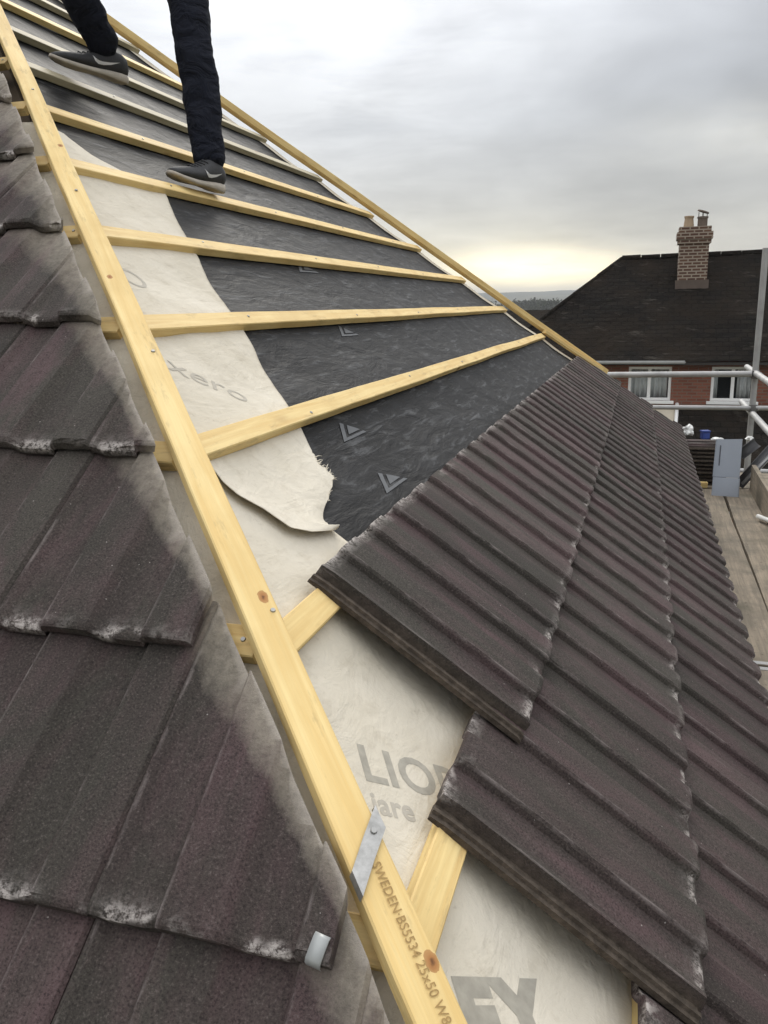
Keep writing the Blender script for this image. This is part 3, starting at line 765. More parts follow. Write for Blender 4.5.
# stack of dark tiles
n = 0
for s, (sx, sy, cnt) in enumerate(((1.05, 6.22, 11), (1.40, 6.24, 10))):
    for k in range(cnt):
        m = (Matrix.Translation((sx + random.uniform(-.012, .012), sy + random.uniform(-.012, .012), ZB + .004 + k*.0335)) @ Matrix.Rotation(R(90) + random.uniform(-.05, .05), 4, 'Z') @ Matrix.Translation((-.16, -.1, 0)))
        top_ = k == cnt-1
        put_tile(VAR[(k+s) % 5], m, ('topmost tile of the %s stack on the far scaffold' if top_ else 'dark tile lying flat within the %s stack on the far scaffold') % ('left' if s == 0 else 'right'), 'dark tiles stacked flat on the far scaffold')
def stack_top(c): return ZB + .004 + c*.0335
# crumpled white bags and a blue wrapper on the stack
def crumple(name, c, r, mat, seed, label, cat):
    bm = bmesh.new(); bmesh.ops.create_icosphere(bm, subdivisions=3, radius=1)
    for v in bm.verts:
        q = v.co.copy(); k = 1 + .55*noise.noise(q*1.6 + Vector((seed, 0, 0))) + .25*noise.noise(q*4 + Vector((0, seed, 0)))
        v.co = Vector((q.x*r[0]*k, q.y*r[1]*k, max(-r[2], q.z*r[2]*k))) + Vector(c)
    tag(frombm(name, bm, mat), label, cat)
zt = stack_top(11) + .012
def carton(name, c, size, rz, mat, label, cat):
    m = Matrix.Translation(c) @ Matrix.Rotation(rz, 4, 'Z')
    t = thing(name, Vector(c), label, cat)
    x, y, z = size
    box('body', (-x/2, -y/2, 0), (x/2, y/2, z), mat, t, .006, m)
    box('lid', (-x/2-.004, -y/2-.004, z+.001), (x/2+.004, y/2+.004, z+.014), mat, t, .003, m)
crumple('paper_bag', (1.195, 6.22, zt+.052), (.045, .04, .045), M['white_plastic'], 3, 'crumpled white bag lying on the tile stack left of the blue tub', 'bag')
carton('plastic_tub', (1.335, 6.24, stack_top(10)+.024), (.065, .06, .06), .3, M['blue_plastic'], 'small blue tub on top of the tile stack', 'tub')
crumple('paper_scrap', (1.43, 6.18, stack_top(10)+.036), (.05, .03, .014), M['white_plastic'], 9, 'flat pale scrap lying to the right of the blue tub', 'scrap')
# leaning grey metal panel with a slot and fold
def panel():
    t = thing('flashing_sheet', (1.46, 5.72, ZB), 'folded grey metal sheet with a dark slot, leaning upright at the end of the boards', 'metal sheet')
    m = Matrix.Translation((1.468, 5.63, ZB+.002)) @ Matrix.Rotation(R(-11), 4, 'X') @ Matrix.Rotation(R(1.5), 4, 'Y')
    prof = [(-.098, -.012), (-.094, .0), (-.086, .001), (-.03, -.001), (.03, .0005), (.086, 0), (.093, .002), (.096, .016)]
    for nm, z0, z1, dy in (('upper_sheet', .150, .452, .0), ('lower_sheet', .0, .147, -.009)):
        bm = bmesh.new(); rows_ = []
        for k in range(7):
            z = z0 + (z1-z0)*k/6; lean = dy - (.010*(1-(z/.15)) if z < .15 else 0)
            rows_.append([bm.verts.new((x*(1 + .05*(1-z/.45)), y + lean, z + (.006*x/.1 if k == 6 and z > .4 else 0))) for x, y in prof])
        for r, q in zip(rows_, rows_[1:]):
            for k in range(len(prof)-1): bm.faces.new((r[k], r[k+1], q[k+1], q[k]))
        o = frombm(nm, bm, M['panel'], t, m); o.modifiers.new('thickness', 'SOLIDIFY').thickness = .003
    box('slot', (-.066, -.0045, .24), (-.058, -.0015, .40), m_plain('slot_dark', (.07, .075, .09), .6), t, 0, m)
panel()
# dark gutter offcuts propped beside the sheet
M['dark_gutter'] = m_plain('dark_grey_plastic', (.075, .075, .08), .5, 0, .25, 20, .1)
def gutter_offcut(p, q, r, label):
    p, q = Vector(p), Vector(q); d = (q-p).normalized(); a = d.cross(Vector((0, 1, 0))).normalized(); b = a.cross(d); bm = bmesh.new(); rings = []
    if b.y > 0: b = -b
    for c in (p, q): rings.append([bm.verts.new(c + (a*math.cos(t) - b*math.sin(t))*r) for t in [math.pi*k/10 for k in range(11)]])
    for k in range(10): bm.faces.new((rings[0][k], rings[0][k+1], rings[1][k+1], rings[1][k]))
    o = frombm('gutter_offcut', bm, M['dark_gutter'], None, None, True); o.modifiers.new('thickness', 'SOLIDIFY').thickness = .005
    tag(o, label, 'gutter', 'gutter offcuts at the far end')
gutter_offcut((1.60, 5.93, ZB+.035), (1.86, 6.03, ZB+.36), .042, 'longer dark gutter offcut sloping up to the right beside the grey sheet')
gutter_offcut((1.60, 6.02, ZB+.27), (1.73, 6.06, ZB+.375), .045, 'short dark gutter offcut behind the sloping one')
tag(tube('steel_offcut', [(1.63, 5.98, ZB+.03), (1.86, 6.05, ZB+.30)], .022, M['steel'], None, 12), 'grey tube offcut propped diagonally beside the leaning tiles', 'scaffold tube')
crumple('paper_bag', (1.70, 6.34, ZB+.36), (.03, .03, .02), M['white_plastic'], 5, 'small white lump behind the leaning tiles', 'bag')
box('timber_block', (1.26, 5.92, ZB+.002), (1.36, 5.98, ZB+.045), M['batten'], None, .003)
tag(bpy.data.objects['timber_block'], 'small yellow timber offcut left of the grey panel', 'offcut')

# ------------------------------------------------------------------ neighbouring house
def m_oldroof():
    t = NT('old_roof'); co = t.coord(rnd=False)
    geo = t.t.nodes.new('ShaderNodeNewGeometry'); px, py, pz = t.xyz(geo.outputs['Position'])
    cb = t.t.nodes.new('ShaderNodeCombineXYZ'); t.set(cb.inputs[0], t.math('ADD', px, t.math('MULTIPLY', py, .0))); t.set(cb.inputs[1], t.math('MULTIPLY', pz, 1.6))
    b = t.t.nodes.new('ShaderNodeTexBrick'); t.t.links.new(cb.outputs[0], b.inputs['Vector']); b.inputs['Scale'].default_value = 1.
    b.inputs['Brick Width'].default_value = .28; b.inputs['Row Height'].default_value = .16; b.inputs['Mortar Size'].default_value = .014
    b.inputs['Color1'].default_value = (.009, .008, .007, 1); b.inputs['Color2'].default_value = (.015, .0125, .010, 1); b.inputs['Mortar'].default_value = (.006, .005, .0045, 1)
    c = t.mix(t.ramp(t.noise(co, .9, 6, .65), [(.42, 0.), (.7, .8)]), b.outputs['Color'], (.022, .016, .011))
    pv = t.noise(t.coord(rnd=False, scale=(1.2, 2.2, 5)), 1.3, 6, .75, .4); c = t.mix(t.ramp(pv, [(.585, 0.), (.70, .75)]), c, (.075, .068, .057))
    c = t.mix(t.ramp(t.noise(co, 3.5, 5, .7), [(.6, 0.), (.75, .6)]), c, (.016, .018, .010))
    n = t.bump(b.outputs['Fac'], .9, -.03); t.bump(t.noise(co, 6, 6, .7), .9, .05, n)
    return t.fin(c, .85, spec=.08)
M['oldroof'] = m_oldroof()
M['upvc'] = m_plain('white_upvc', (.84, .85, .84), .35, 0, .04, 5, 0)
M['gut'] = m_plain('pale_gutter', (.33, .34, .33), .5, 0, .25, 6, 0)
M['stone'] = m_plain('pale_render', (.50, .45, .36), .85, 0, .15, 4)
M['curtain'] = m_plain('curtain_cloth', (.68, .72, .72), .9, 0, .2, 12)
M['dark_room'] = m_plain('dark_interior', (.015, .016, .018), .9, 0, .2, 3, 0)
M['pot'] = m_plain('clay_pot', (.36, .27, .18), .8, 0, .3, 8)
M['pot_dark'] = m_plain('sooty_pot', (.13, .10, .08), .85, 0, .4, 9)
M['lead'] = m_plain('lead_flashing', (.10, .075, .06), .7, 0, .35, 5)
def m_glass():
    t = NT('window_glass'); t.b.inputs['Transmission Weight'].default_value = .0
    t.b.inputs['Alpha'].default_value = .12
    return t.fin((.05, .06, .07), .06, spec=.6)
M['glass'] = m_glass()
YF = 20.25; ZE = -1.12; ZR = 1.46; XL, XR, D2 = -3.03, 6.90, 6.4
def neighbour():
    t = thing('house', (2, YF+3, GROUND), 'red brick house with dark hipped roof and chimney beyond the scaffold', 'house')
    # walls with true window openings
    wins = [(.525, 1.535, -2.09, -1.27), (2.442, 3.44, -2.09, -1.27), (5.0, 6.0, -2.09, -1.27)]
    bm = bmesh.new(); xs = sorted({XL+.3, XR-.3, *[w[0] for w in wins], *[w[1] for w in wins]}); zs = [GROUND, -2.09, -1.27, ZE+.06]
    for a, b in zip(xs, xs[1:]):
        for c, d in zip(zs, zs[1:]):
            if any(abs(w[0]-a) < 1e-6 and abs(w[2]-c) < 1e-6 for w in wins): continue
            bm_box(bm, (a, YF, c), (b, YF+.25, d))
    bmesh.ops.remove_doubles(bm, verts=bm.verts, dist=1e-5)
    bm_box(bm, (XL+.3, YF+.25, GROUND), (XL+.55, YF+D2-.5, ZE+.06)); bm_box(bm, (XR-.55, YF+.25, GROUND), (XR-.3, YF+D2-.5, ZE+.06)); bm_box(bm, (XL+.55, YF+D2-.75, GROUND), (XR-.55, YF+D2-.5, ZE+.06))
    frombm('wall', bm, M['brick'], t)
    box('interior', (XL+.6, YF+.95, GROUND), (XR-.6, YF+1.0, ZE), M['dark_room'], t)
    y0 = YF - .25; y1 = y0 + D2; yr = y0 + D2/2; rl, rr = .167, 3.70
    def grid(A, B, C, D, n=26, m=16):
        return A, B, C, D, n, m
    vs, fs = [], []
    def quad(A, B, C, D, n, m, sag=.03):
        A, B, C, D = map(Vector, (A, B, C, D)); base = len(vs)
        for j in range(m+1):
            for i in range(n+1):
                s, q = i/n, j/m; p = (A*(1-s)+B*s)*(1-q) + (D*(1-s)+C*s)*q
                e = math.sin(math.pi*s)*math.sin(math.pi*q); p = p + Vector((0, 0, -.05*e + 1.6*sag*noise.noise((p.x*1.7, p.y*1.7, p.z)) + .014*noise.noise((p.x*7, p.y*7, p.z*7))*min(1, 3*e))); vs.append(p)
        for j in range(m):
            for i in range(n):
                k = base + j*(n+1)+i; fs.append((k, k+1, k+n+2, k+n+1))
    quad((XL, y0, ZE), (XR, y0, ZE), (rr, yr, ZR+.02), (rl, yr, ZR), 40, 20)
    quad((XR, y1, ZE), (XL, y1, ZE), (rl, yr, ZR), (rr, yr, ZR+.02), 10, 6)
    quad((XL, y1, ZE), (XL, y0, ZE), (rl, yr, ZR), (rl, yr, ZR), 12, 12)
    quad((XR, y0, ZE), (XR, y1, ZE), (rr, yr, ZR+.02), (rr, yr, ZR+.02), 12, 12)
    rf = mesh('roof', vs, fs, M['oldroof'], t)
    # ridge and hip cappings, lumpy
    def cap(a, b, rr_, nm):
        a, b = Vector(a), Vector(b); n = max(2, int((b-a).length/.45)); bm = bmesh.new()
        for k in range(n):
            p, q = a.lerp(b, k/n), a.lerp(b, (k+.97)/n); dz = Vector((0, 0, .012*noise.noise((k*1.7, 1, rr_*50))))
            bm_tube(bm, [p+dz, q+dz], [rr_*.92, rr_], 10)
        frombm(nm, bm, M['oldroof'], rf, None, False)
    cap((rl, yr, ZR-.02), (rr, yr, ZR), .085, 'ridge_cap'); cap((rl, yr, ZR-.03), (XL, y0, ZE-.03), .07, 'hip_cap'); cap((rr, yr, ZR-.01), (XR, y0, ZE-.03), .07, 'hip_cap')
    box('soffit', (XL+.02, y0+.015, ZE-.10), (XR-.02, YF-.003, ZE-.03), m_plain('soffit_dark', (.035, .03, .027), .8), t)
    bm = bmesh.new(); bm_box(bm, (-1.4, y0-.10, ZE-.065), (1.82, y0-.005, ZE+.012)); bmesh.ops.bevel(bm, geom=bm.edges[:], offset=.022, segments=3, affect='EDGES')
    frombm('gutter', bm, M['gut'], t)
    # chimney stack with corbelled head and two pots
    cx0, cx1, cy0, cy1 = 1.60, 2.31, yr-1.0, yr-.45
    bm = bmesh.new(); bm_box(bm, (cx0, cy0, .45), (cx1, cy1, 1.70)); bm_box(bm, (cx0-.045, cy0-.045, 1.70), (cx1+.045, cy1+.045, 1.80)); bm_box(bm, (cx0-.075, cy0-.075, 1.803), (cx1+.075, cy1+.075, 1.98)); bm_box(bm, (cx0-.03, cy0-.03, 1.983), (cx1+.03, cy1+.03, 2.11))
    ch = frombm('chimney', bm, M['chim_brick'], rf)
    def pot(x, mat, top_cap):
        bm = bmesh.new(); z = 2.11; y = (cy0+cy1)/2
        pr = [(.13, 0), (.125, .05), (.105, .22), (.12, .235), (.12, .275), (.085, .28)] if not top_cap else [(.12, 0), (.12, .20), (.135, .21), (.135, .25), (.09, .255)]
        bm_tube(bm, [(x, y, z+h) for r, h in pr], [r for r, h in pr], 16)
        if top_cap:
            for a in range(4): bm_tube(bm, [(x+.1*math.cos(a*1.57), y+.1*math.sin(a*1.57), z+.25), (x+.1*math.cos(a*1.57), y+.1*math.sin(a*1.57), z+.36)], .01, 5)
            bm_tube(bm, [(x, y, z+.355), (x+.01, y, z+.385)], [.15, .14], 14)
        frombm('chimney_pot', bm, mat, ch, None, False)
    pot(1.80, M['pot'], False); pot(2.13, M['pot_dark'], True)
    bm = bmesh.new(); bm_box(bm, (cx0-.05, cy0-.04, .55), (cx1+.05, cy1+.04, .80)); frombm('flashing', bm, M['lead'], ch)
    for wi, (a, b, c, d) in enumerate(wins):
        bm = bmesh.new(); e = .065; mid = a + (b-a)*(.49 if wi == 0 else .49); Yw = YF+.03
        for q in (((a, c), (a+e, d)), ((b-e, c), (b, d)), ((a+e, c), (b-e, c+e)), ((a+e, d-e), (b-e, d)), ((mid-e*.6, c+e), (mid+e*.6, d-e))):
            bm_box(bm, (q[0][0]+.001, Yw, q[0][1]+.001), (q[1][0]-.001, Yw+.07, q[1][1]-.001))
        w = frombm('window', bm, M['upvc'], t)
        if wi == 1: # casement sash proud of the frame
            pass
        mesh('pane', [(a+e, Yw+.04, c+e), (b-e, Yw+.04, c+e), (b-e, Yw+.04, d-e), (a+e, Yw+.04, d-e)], [(0, 1, 2, 3)], M['glass'], w)
        box('sill', (a-.08, YF-.08, c-.075), (b+.08, YF+.03, c-.003), M['upvc'], w, .008)
        # curtains: pleated cloth
        spans = ((a+e, b-e),) if wi == 0 else ((mid+.12, b-e-.03), (a+e, a+e+.10))
        for s0, s1 in spans:
            n = int((s1-s0)/.012); vs_, fs_ = [], []
            for i in range(n+1):
                x = s0 + (s1-s0)*i/n; yy = YF+.24 + .035*math.sin(x*52 + 2*noise.noise((x*3, wi, 0)))
                vs_ += [(x, yy, c+.02), (x, yy, d-.03)]
            for i in range(n): fs_.append((2*i, 2*i+2, 2*i+3, 2*i+1))
            mesh('curtain', vs_, fs_, M['curtain'], w, None, True).modifiers.new('thickness', 'SOLIDIFY').thickness = .003
    # single-storey lean-to below the windows
    ex0, ex1, ey = 1.74, 7.4, 16.6
    vs2 = [(ex0, YF-.004, -2.25), (ex1, YF-.004, -2.25), (ex1, ey, -3.75), (ex0, ey, -3.75), (ex0, YF-.004, -2.40), (ex1, YF-.004, -2.40), (ex1, ey, -3.90), (ex0, ey, -3.90)]
    mesh('lean_to_roof', vs2, [(0, 1, 2, 3), (7, 6, 5, 4), (0, 3, 7, 4), (1, 5, 6, 2), (3, 2, 6, 7), (0, 4, 5, 1)], M['oldroof'], t)
    box('lean_to_wall', (ex0+.15, ey+.3, GROUND), (ex1-.15, YF-.01, -4.0), M['brick'], t)
    # pale porch roof next to it, with a white verge
    vs3 = [(.6, YF-.006, -2.20), (1.70, YF-.006, -2.20), (1.66, 19.2, -2.98), (.6, 19.2, -2.98)]
    po = mesh('porch_roof', vs3 + [(x, y, z-.08) for x, y, z in vs3], [(3, 2, 1, 0), (4, 5, 6, 7), (0, 1, 5, 4), (1, 2, 6, 5), (2, 3, 7, 6), (3, 0, 4, 7)], M['stone'], t)
    tube('verge_trim', [(1.70, YF-.05, -2.16), (1.66, 19.2, -2.95)], .045, M['upvc'], po, 10)
    box('porch_wall', (.7, 19.4, GROUND), (1.6, YF-.01, -3.10), M['brick'], t)
neighbour()

# a darker house further off and its roof line
def far_house():
    t = thing('house', (-5, 38, GROUND), 'distant dark-roofed house low behind the far hip, left of the brick house', 'house')
    x0, x1, y0, y1, ze, zr = -10.5, -1.6, 35, 42, -2.2, .03
    vs = [(x0, y0, ze), (x1, y0, ze), (x1-.0, 38.5, zr), (x0+2, 38.5, zr), (x1, y1, ze), (x0, y1, ze)]
    mesh('roof', vs, [(0, 1, 2, 3), (1, 4, 2), (4, 5, 3, 2), (5, 0, 3)], M['oldroof'], t)
    box('wall', (x0+.3, y0+.3, GROUND), (x1-.3, y1-.3, ze), M['brick'], t)
far_house()

# ------------------------------------------------------------------ trees
M['bark'] = m_plain('bark', (.07, .055, .045), .9, 0, .3, 6)
def m_leaf():
    t = NT('dark_leaf'); c = t.mix(t.noise(t.coord(), .9, 4), (.022, .03, .016), (.05, .055, .028)); return t.fin(c, .8, spec=.15)
M['leaf'] = m_leaf()
def bare_tree(loc, h, seed, label):
    t = thing('bare_tree', Vector(loc), label, 'tree'); rd = random.Random(seed)
    trunk, tw = bmesh.new(), bmesh.new()
    def grow(p, d, ln, r, lev):
        q = p + d*ln; mid = (p+q)/2 + Vector((rd.uniform(-1, 1), rd.uniform(-1, 1), rd.uniform(-1, 1)))*ln*.06
        bm_tube(trunk if lev < 2 else tw, [p, mid, q], [r, r*.85, r*.7], 6 if lev < 2 else 4)
        if lev >= 6: return
        for k in range(3 if lev else 4):
            a = Vector((rd.uniform(-1, 1), rd.uniform(-1, 1), rd.uniform(.0, .9))).normalized()
            grow(p.lerp(q, rd.uniform(.65, 1)), (d*.75 + a*.75).normalized(), ln*rd.uniform(.55, .78), r*.6, lev+1)
    grow(Vector(loc), Vector((0, 0, 1)), h*.36, h*.014, 0)
    frombm('trunk', trunk, M['bark'], t, None, True); frombm('twigs', tw, M['bark'], t)
bare_tree((1.35, 33, GROUND), 8.6, 4, 'bare winter tree whose twigs show left of the chimney')
def leafy(loc, h, w, seed, label):
    t = thing('distant_tree', Vector(loc), label, 'tree', 'distant trees on the skyline'); rd = random.Random(seed); loc = Vector(loc)
    bm = bmesh.new(); bm_tube(bm, [loc, loc+Vector((.1, 0, h*.3)), loc+Vector((.0, 0, h*.75))], [h*.03, h*.022, h*.006], 7)
    for k in range(6):
        a = rd.uniform(0, 6.28); z = h*rd.uniform(.3, .6); bm_tube(bm, [loc+Vector((0, 0, z)), loc+Vector((math.cos(a)*w*.35, math.sin(a)*w*.35, z+h*.2))], [h*.01, h*.003], 5)
    frombm('trunk', bm, M['bark'], t)
    vs, fs = [], []; cl = [(Vector((rd.gauss(0, .28)*w, rd.gauss(0, .28)*w, h*rd.uniform(.4, .95))), rd.uniform(.1, .22)*w) for _ in range(26)]
    for c, r in cl:
        r *= 1.1 - .5*c.z/h
        for _ in range(70):
            p = loc + c + Vector((rd.gauss(0, 1), rd.gauss(0, 1), rd.gauss(0, .7)))*r*.6; s = w*rd.uniform(.02, .045)
            a, b = Vector((rd.uniform(-1, 1), rd.uniform(-1, 1), rd.uniform(-1, 1))).normalized()*s, Vector((rd.uniform(-1, 1), rd.uniform(-1, 1), rd.uniform(-1, 1))).normalized()*s
            k = len(vs); vs += [p-a, p+b, p+a, p-b]; fs.append((k, k+1, k+2, k+3))
    mesh('crown', vs, fs, M['leaf'], t)
tl = ['round dark tree at the left of the skyline gap', 'broad tree beside the far hip on the skyline', 'low tree in the middle of the skyline gap', 'taller tree on the skyline left of the brick house', 'dark tree nearest the brick house hip on the skyline', 'small tree deep in the skyline gap', 'wide hedge-like tree below the glow']
for k, (x, y, h, w) in enumerate(((-118, 620, 8.5, 22), (-98, 560, 9.0, 20), (-80, 640, 7.6, 24), (-66, 520, 8.6, 18), (-48, 470, 8.2, 17), (-150, 760, 9.5, 30), (-95, 820, 8.0, 34))):
    leafy((x, y, GROUND), h, w, 40+k, tl[k])
# damp air between here and the hills
bm = bmesh.new(); bm_box(bm, (-5200, -3200, GROUND-1), (5200, 6200, 110))
hz = bpy.data.materials.new('haze_air'); hz.use_nodes = True; hz.node_tree.nodes.remove(hz.node_tree.nodes['Principled BSDF'])
pv_ = hz.node_tree.nodes.new('ShaderNodeVolumePrincipled'); pv_.inputs['Color'].default_value = (.82, .85, .88, 1); pv_.inputs['Density'].default_value = .00035
hz.node_tree.links.new(pv_.outputs[0], hz.node_tree.nodes['Material Output'].inputs['Volume'])
frombm('haze', bm, hz)['kind'] = 'stuff'

# ------------------------------------------------------------------ worker
def m_denim(name, col):
    t = NT(name); co = t.coord(rnd=False)
    c = t.mix(t.noise(co, 9, 5), tuple(k*.7 for k in col), tuple(k*1.35 for k in col)); n = t.bump(t.noise(co, 420, 2), .3, .0012)
    t.bump(t.noise(t.coord(rnd=False, scale=(1, 1, 1.6)), 9, 4, .55, 1.6), 1., .03, n); return t.fin(c, .85, spec=.12)
M['denim'] = m_denim('black_denim', (.012, .014, .022)); M['jacket'] = m_denim('dark_jacket', (.02, .02, .024))
M['skin'] = m_plain('skin', (.52, .33, .25), .5, 0, .06, 30, .05)
M['hair'] = m_plain('dark_hair', (.03, .02, .015), .7, 0, .4, 60, .6, 200)
M['shoe'] = m_plain('trainer_upper', (.030, .031, .034), .7, 0, .35, 25, .4, 220, .003)
M['sole'] = m_plain('trainer_sole', (.44, .40, .34), .7, 0, .45, 14, .3, 60)
M['swoosh'] = m_plain('pale_logo', (.62, .62, .62), .5, 0, .08, 30, 0)
def skin(name, joints, edges, mat, parent, root=0, sub=2, smooth_=.0):
    bm = bmesh.new(); ly = bm.verts.layers.skin.verify(); vs = []
    for i, (p, r) in enumerate(joints):
        v = bm.verts.new(p); v[ly].radius = (r, r) if not isinstance(r, tuple) else r; v[ly].use_root = (i == root); vs.append(v)
    for a, b in edges: bm.edges.new((vs[a], vs[b]))
    me = bpy.data.meshes.new(name); bm.to_mesh(me); bm.free()
    o = link(name, me, mat, parent)
    s = o.modifiers.new('skin', 'SKIN'); s.use_smooth_shade = True; s.branch_smoothing = .4
    q = o.modifiers.new('sub', 'SUBSURF'); q.levels = sub; q.render_levels = sub
    return o
def bend(a, b, l1, l2, hint):
    """joint between a and b for two bones, bent towards hint"""
    a, b = Vector(a), Vector(b); d = b-a; D = min(d.length, (l1+l2)*.999); x = (l1*l1 - l2*l2 + D*D)/(2*D); h = math.sqrt(max(0, l1*l1-x*x))
    dn = d.normalized(); hv = (Vector(hint) - dn*Vector(hint).dot(dn)).normalized(); return a + dn*x + hv*h
def shoe(t, heel, toe, up, label):
    heel, toe, up = Vector(heel), Vector(toe), Vector(up); x = (toe-heel).normalized(); y = up.cross(x).normalized(); z = x.cross(y)
    m = frame(x, y, z).to_4x4(); m.translation = heel; K = (toe-heel).length/.29
    def loft(secs, nm, mat, parent, ex=2.6, n=20):
        bm = bmesh.new(); rings = []
        for (sx, hw, z0, z1, off) in secs:
            ring = []
            for k in range(n):
                a = 2*math.pi*k/n; ca, sa = math.cos(a), math.sin(a)
                yy = math.copysign(abs(ca)**(2/ex), ca)*hw + off; zz = (z0+z1)/2 + math.copysign(abs(sa)**(2/ex), sa)*(z1-z0)/2
                if sa > 0: yy = off + (yy-off)*(1-.28*sa)
                ring.append(bm.verts.new((sx*K, yy, zz)))
            rings.append(ring)
        for r, s in zip(rings, rings[1:]):
            for k in range(n): bm.faces.new((r[k], r[(k+1) % n], s[(k+1) % n], s[k]))
        bm.faces.new(rings[0][::-1]); bm.faces.new(rings[-1])
        return frombm(nm, bm, mat, parent, m, True)
    u_ = loft([(-.004, .020, .030, .070, 0), (.006, .031, .024, .092, 0), (.03, .036, .022, .105, 0), (.06, .037, .022, .108, 0), (.09, .037, .021, .104, .001), (.12, .038, .020, .088, .002), (.15, .041, .018, .073, .003), (.18, .044, .016, .062, .004), (.22, .045, .015, .054, .004), (.255, .039, .015, .046, .002), (.278, .026, .017, .038, 0), (.289, .012, .021, .032, 0)], 'shoe', M['shoe'], t)
    sl = loft([(-.008, .022, .004, .030, 0), (.004, .034, .0, .036, 0), (.03, .040, 0, .036, 0), (.07, .040, .003, .033, 0), (.11, .040, .004, .028, .001), (.15, .044, .002, .024, .003), (.19, .048, 0, .022, .004), (.225, .049, .001, .021, .004), (.26, .042, .005, .022, .002), (.283, .029, .011, .025, 0), (.295, .013, .016, .027, 0)], 'sole', M['sole'], u_, 5)
    # pale logo on the outer side
    for sgn in (-1, 1):
        pts = [(.040, .067), (.075, .049), (.104, .040), (.126, .038), (.141, .045), (.150, .062), (.138, .0545), (.126, .0505), (.110, .051), (.080, .056)]
        bm = bmesh.new(); a = [bm.verts.new((px*K, sgn*.046, pz)) for px, pz in pts]; f = bm.faces.new(a if sgn < 0 else a[::-1])
        bmesh.ops.triangulate(bm, faces=bm.faces[:]); 
        for _ in range(2): bmesh.ops.subdivide_edges(bm, edges=bm.edges[:], cuts=1)
        o = frombm('logo', bm, M['swoosh'], u_, m)
        sw = o.modifiers.new('wrap', 'SHRINKWRAP'); sw.target = u_; sw.wrap_method = 'PROJECT'; sw.use_project_y = True; sw.use_negative_direction = True; sw.use_positive_direction = True; sw.offset = .0012
    # laces
    bm = bmesh.new()
    for k in range(5):
        sx = .115 + .018*k; zz = np.interp(sx, [.11, .15, .18, .22], [.095, .075, .064, .056]) + .001
        bm_tube(bm, [Vector((sx*K, -.020, zz-.006)), Vector((sx*K+.004, 0, zz+.001)), Vector((sx*K, .022, zz-.006))], .0028, 6)
    frombm('laces', bm, M['shoe'], u_, m, True)
    return u_
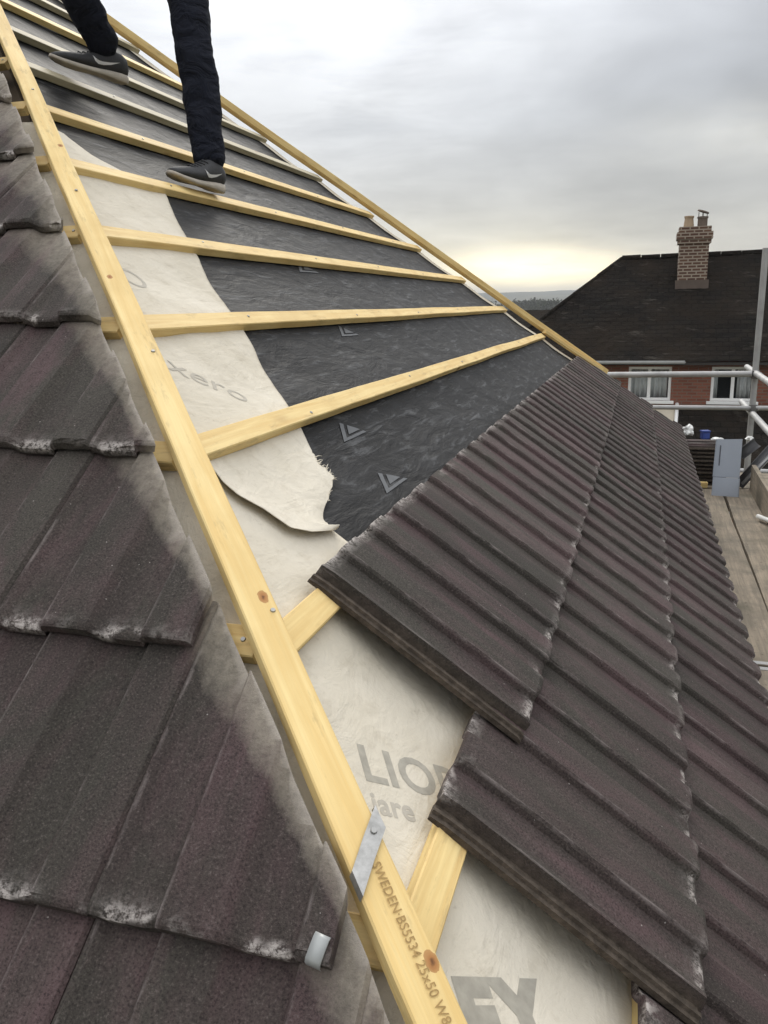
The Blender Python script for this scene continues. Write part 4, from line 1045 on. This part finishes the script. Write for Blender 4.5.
def person():
    RH, RT = Vector((-.790, 1.722, .690)), Vector((-.822, 1.436, .708))
    LH, LT = Vector((-1.228, 1.835, 1.128)), Vector((-1.378, 1.597, 1.168))
    t = thing('person', (-1.0, 1.75, .70), 'worker standing on the roof battens in black jeans and dark trainers', 'person')
    nA = Vector((SP*.3, 0, 1)).normalized()
    shoe(t, RH, RT, nA, 'r'); shoe(t, LH, LT, nA, 'l')
    RA = RH + (RT-RH)*.17 + Vector((0, 0, .085)); LA = LH + (LT-LH)*.17 + Vector((0, 0, .085))
    HR, HL = Vector((-.93, 1.83, 1.625)), Vector((-1.11, 1.88, 1.665)); PEL = Vector((-1.02, 1.86, 1.70))
    KR = bend(HR, RA, .43, .43, (.12, -1, 0)); KL = bend(HL, LA, .43, .43, (-.30, -1, .2))
    CH = Vector((-1.10, 1.82, 2.02)); NK = Vector((-1.115, 1.79, 2.21)); HDp = Vector((-1.12, 1.76, 2.33))
    SR, SL = Vector((-.925, 1.87, 2.15)), Vector((-1.29, 1.78, 2.15)); ER, EL = Vector((-.86, 1.80, 1.87)), Vector((-1.37, 1.66, 1.88)); WR, WL = Vector((-.90, 1.60, 1.72)), Vector((-1.33, 1.44, 1.78))
    # one continuous body
    J = [(PEL, .10), (PEL.lerp(CH, .5), .105), (CH, .125), (NK, .055), (HDp - Vector((0, 0, .04)), .07), (HDp + Vector((0, 0, .03)), .095), (HDp + Vector((0, 0, .12)), .075),
         (HR, .075), (KR, .05), (RA, .036), (HL, .075), (KL, .05), (LA, .036), (SR, .052), (ER, .040), (WR, .028), (SL, .052), (EL, .040), (WL, .028)]
    skin('body', J, [(0, 1), (1, 2), (2, 3), (3, 4), (4, 5), (5, 6), (0, 7), (7, 8), (8, 9), (0, 10), (10, 11), (11, 12), (2, 13), (13, 14), (14, 15), (2, 16), (16, 17), (17, 18)], M['skin'], t)
    RA2, LA2 = RA + Vector((.002, .002, -.012)), LA + Vector((0, 0, -.012))
    def lerp_leg(a, b, c, rs):
        return [(a.lerp(b, .5), rs[0]), (b, rs[1]), (b.lerp(c, .35) + Vector((0, .018, 0)), rs[2]), (b.lerp(c, .72) + Vector((0, .006, 0)), rs[3]), (c, rs[4])]
    rl = lerp_leg(HR, KR, RA2, (.086, .071, .074, .065, .062)); ll = lerp_leg(HL, KL, LA2, (.088, .073, .074, .066, .062))
    J = [(PEL + Vector((0, 0, .10)), .125), (PEL, .13), (HR, .098)] + rl + [(HL, .098)] + ll
    E = [(0, 1), (1, 2), (2, 3), (3, 4), (4, 5), (5, 6), (6, 7), (1, 8), (8, 9), (9, 10), (10, 11), (11, 12), (12, 13)]
    tr = skin('trousers', J, E, M['denim'], t, 1, 3)
    tx = bpy.data.textures.new('folds', 'CLOUDS'); tx.noise_scale = .055; dm = tr.modifiers.new('folds', 'DISPLACE'); dm.texture = tx; dm.strength = .022; dm.texture_coords = 'GLOBAL'
    J = [(PEL + Vector((0, 0, .06)), .14), (PEL.lerp(CH, .5), .135), (CH, .155), (NK - Vector((0, 0, .03)), .075), (SR, .075), (ER, .058), (WR + Vector((0, .03, .02)), .045), (SL, .075), (EL, .058), (WL + Vector((0, .03, .02)), .045)]
    skin('jacket', J, [(0, 1), (1, 2), (2, 3), (2, 4), (4, 5), (5, 6), (2, 7), (7, 8), (8, 9)], M['jacket'], t, 1)
    bm = bmesh.new(); bmesh.ops.create_icosphere(bm, subdivisions=3, radius=1)
    for v in bm.verts: v.co = HDp + Vector((0, .012, .055)) + Vector((v.co.x*.092, v.co.y*.105, max(v.co.z, -.35 if v.co.y > -.1 else .25)*.10))
    frombm('hair', bm, M['hair'], t, None, True)
    for W_, E_, nm in ((WR, ER, 1), (WL, EL, -1)):     # hands with five fingers
        d = (W_-E_).normalized(); sd_ = d.cross(Vector((0, 0, 1))).normalized(); pl = sd_.cross(d)
        J = [(W_, .026), (W_ + d*.075, .030)]; E = [(0, 1)]
        for k, (off, ln) in enumerate(((-.030, .060), (-.010, .075), (.010, .078), (.030, .068))):
            b = len(J); p = W_ + d*.09 + sd_*off; J += [(p, .010), (p + d*ln*.5 + pl*.008, .009), (p + d*ln*.85 - pl*.02, .007)]; E += [(1, b), (b, b+1), (b+1, b+2)]
        b = len(J); p = W_ + d*.03 - sd_*.03*nm; J += [(p, .011), (p + d*.04 - sd_*.025*nm, .009)]; E += [(0, b), (b, b+1)]
        skin('hand', J, E, M['skin'], t, 0, 2)
person()
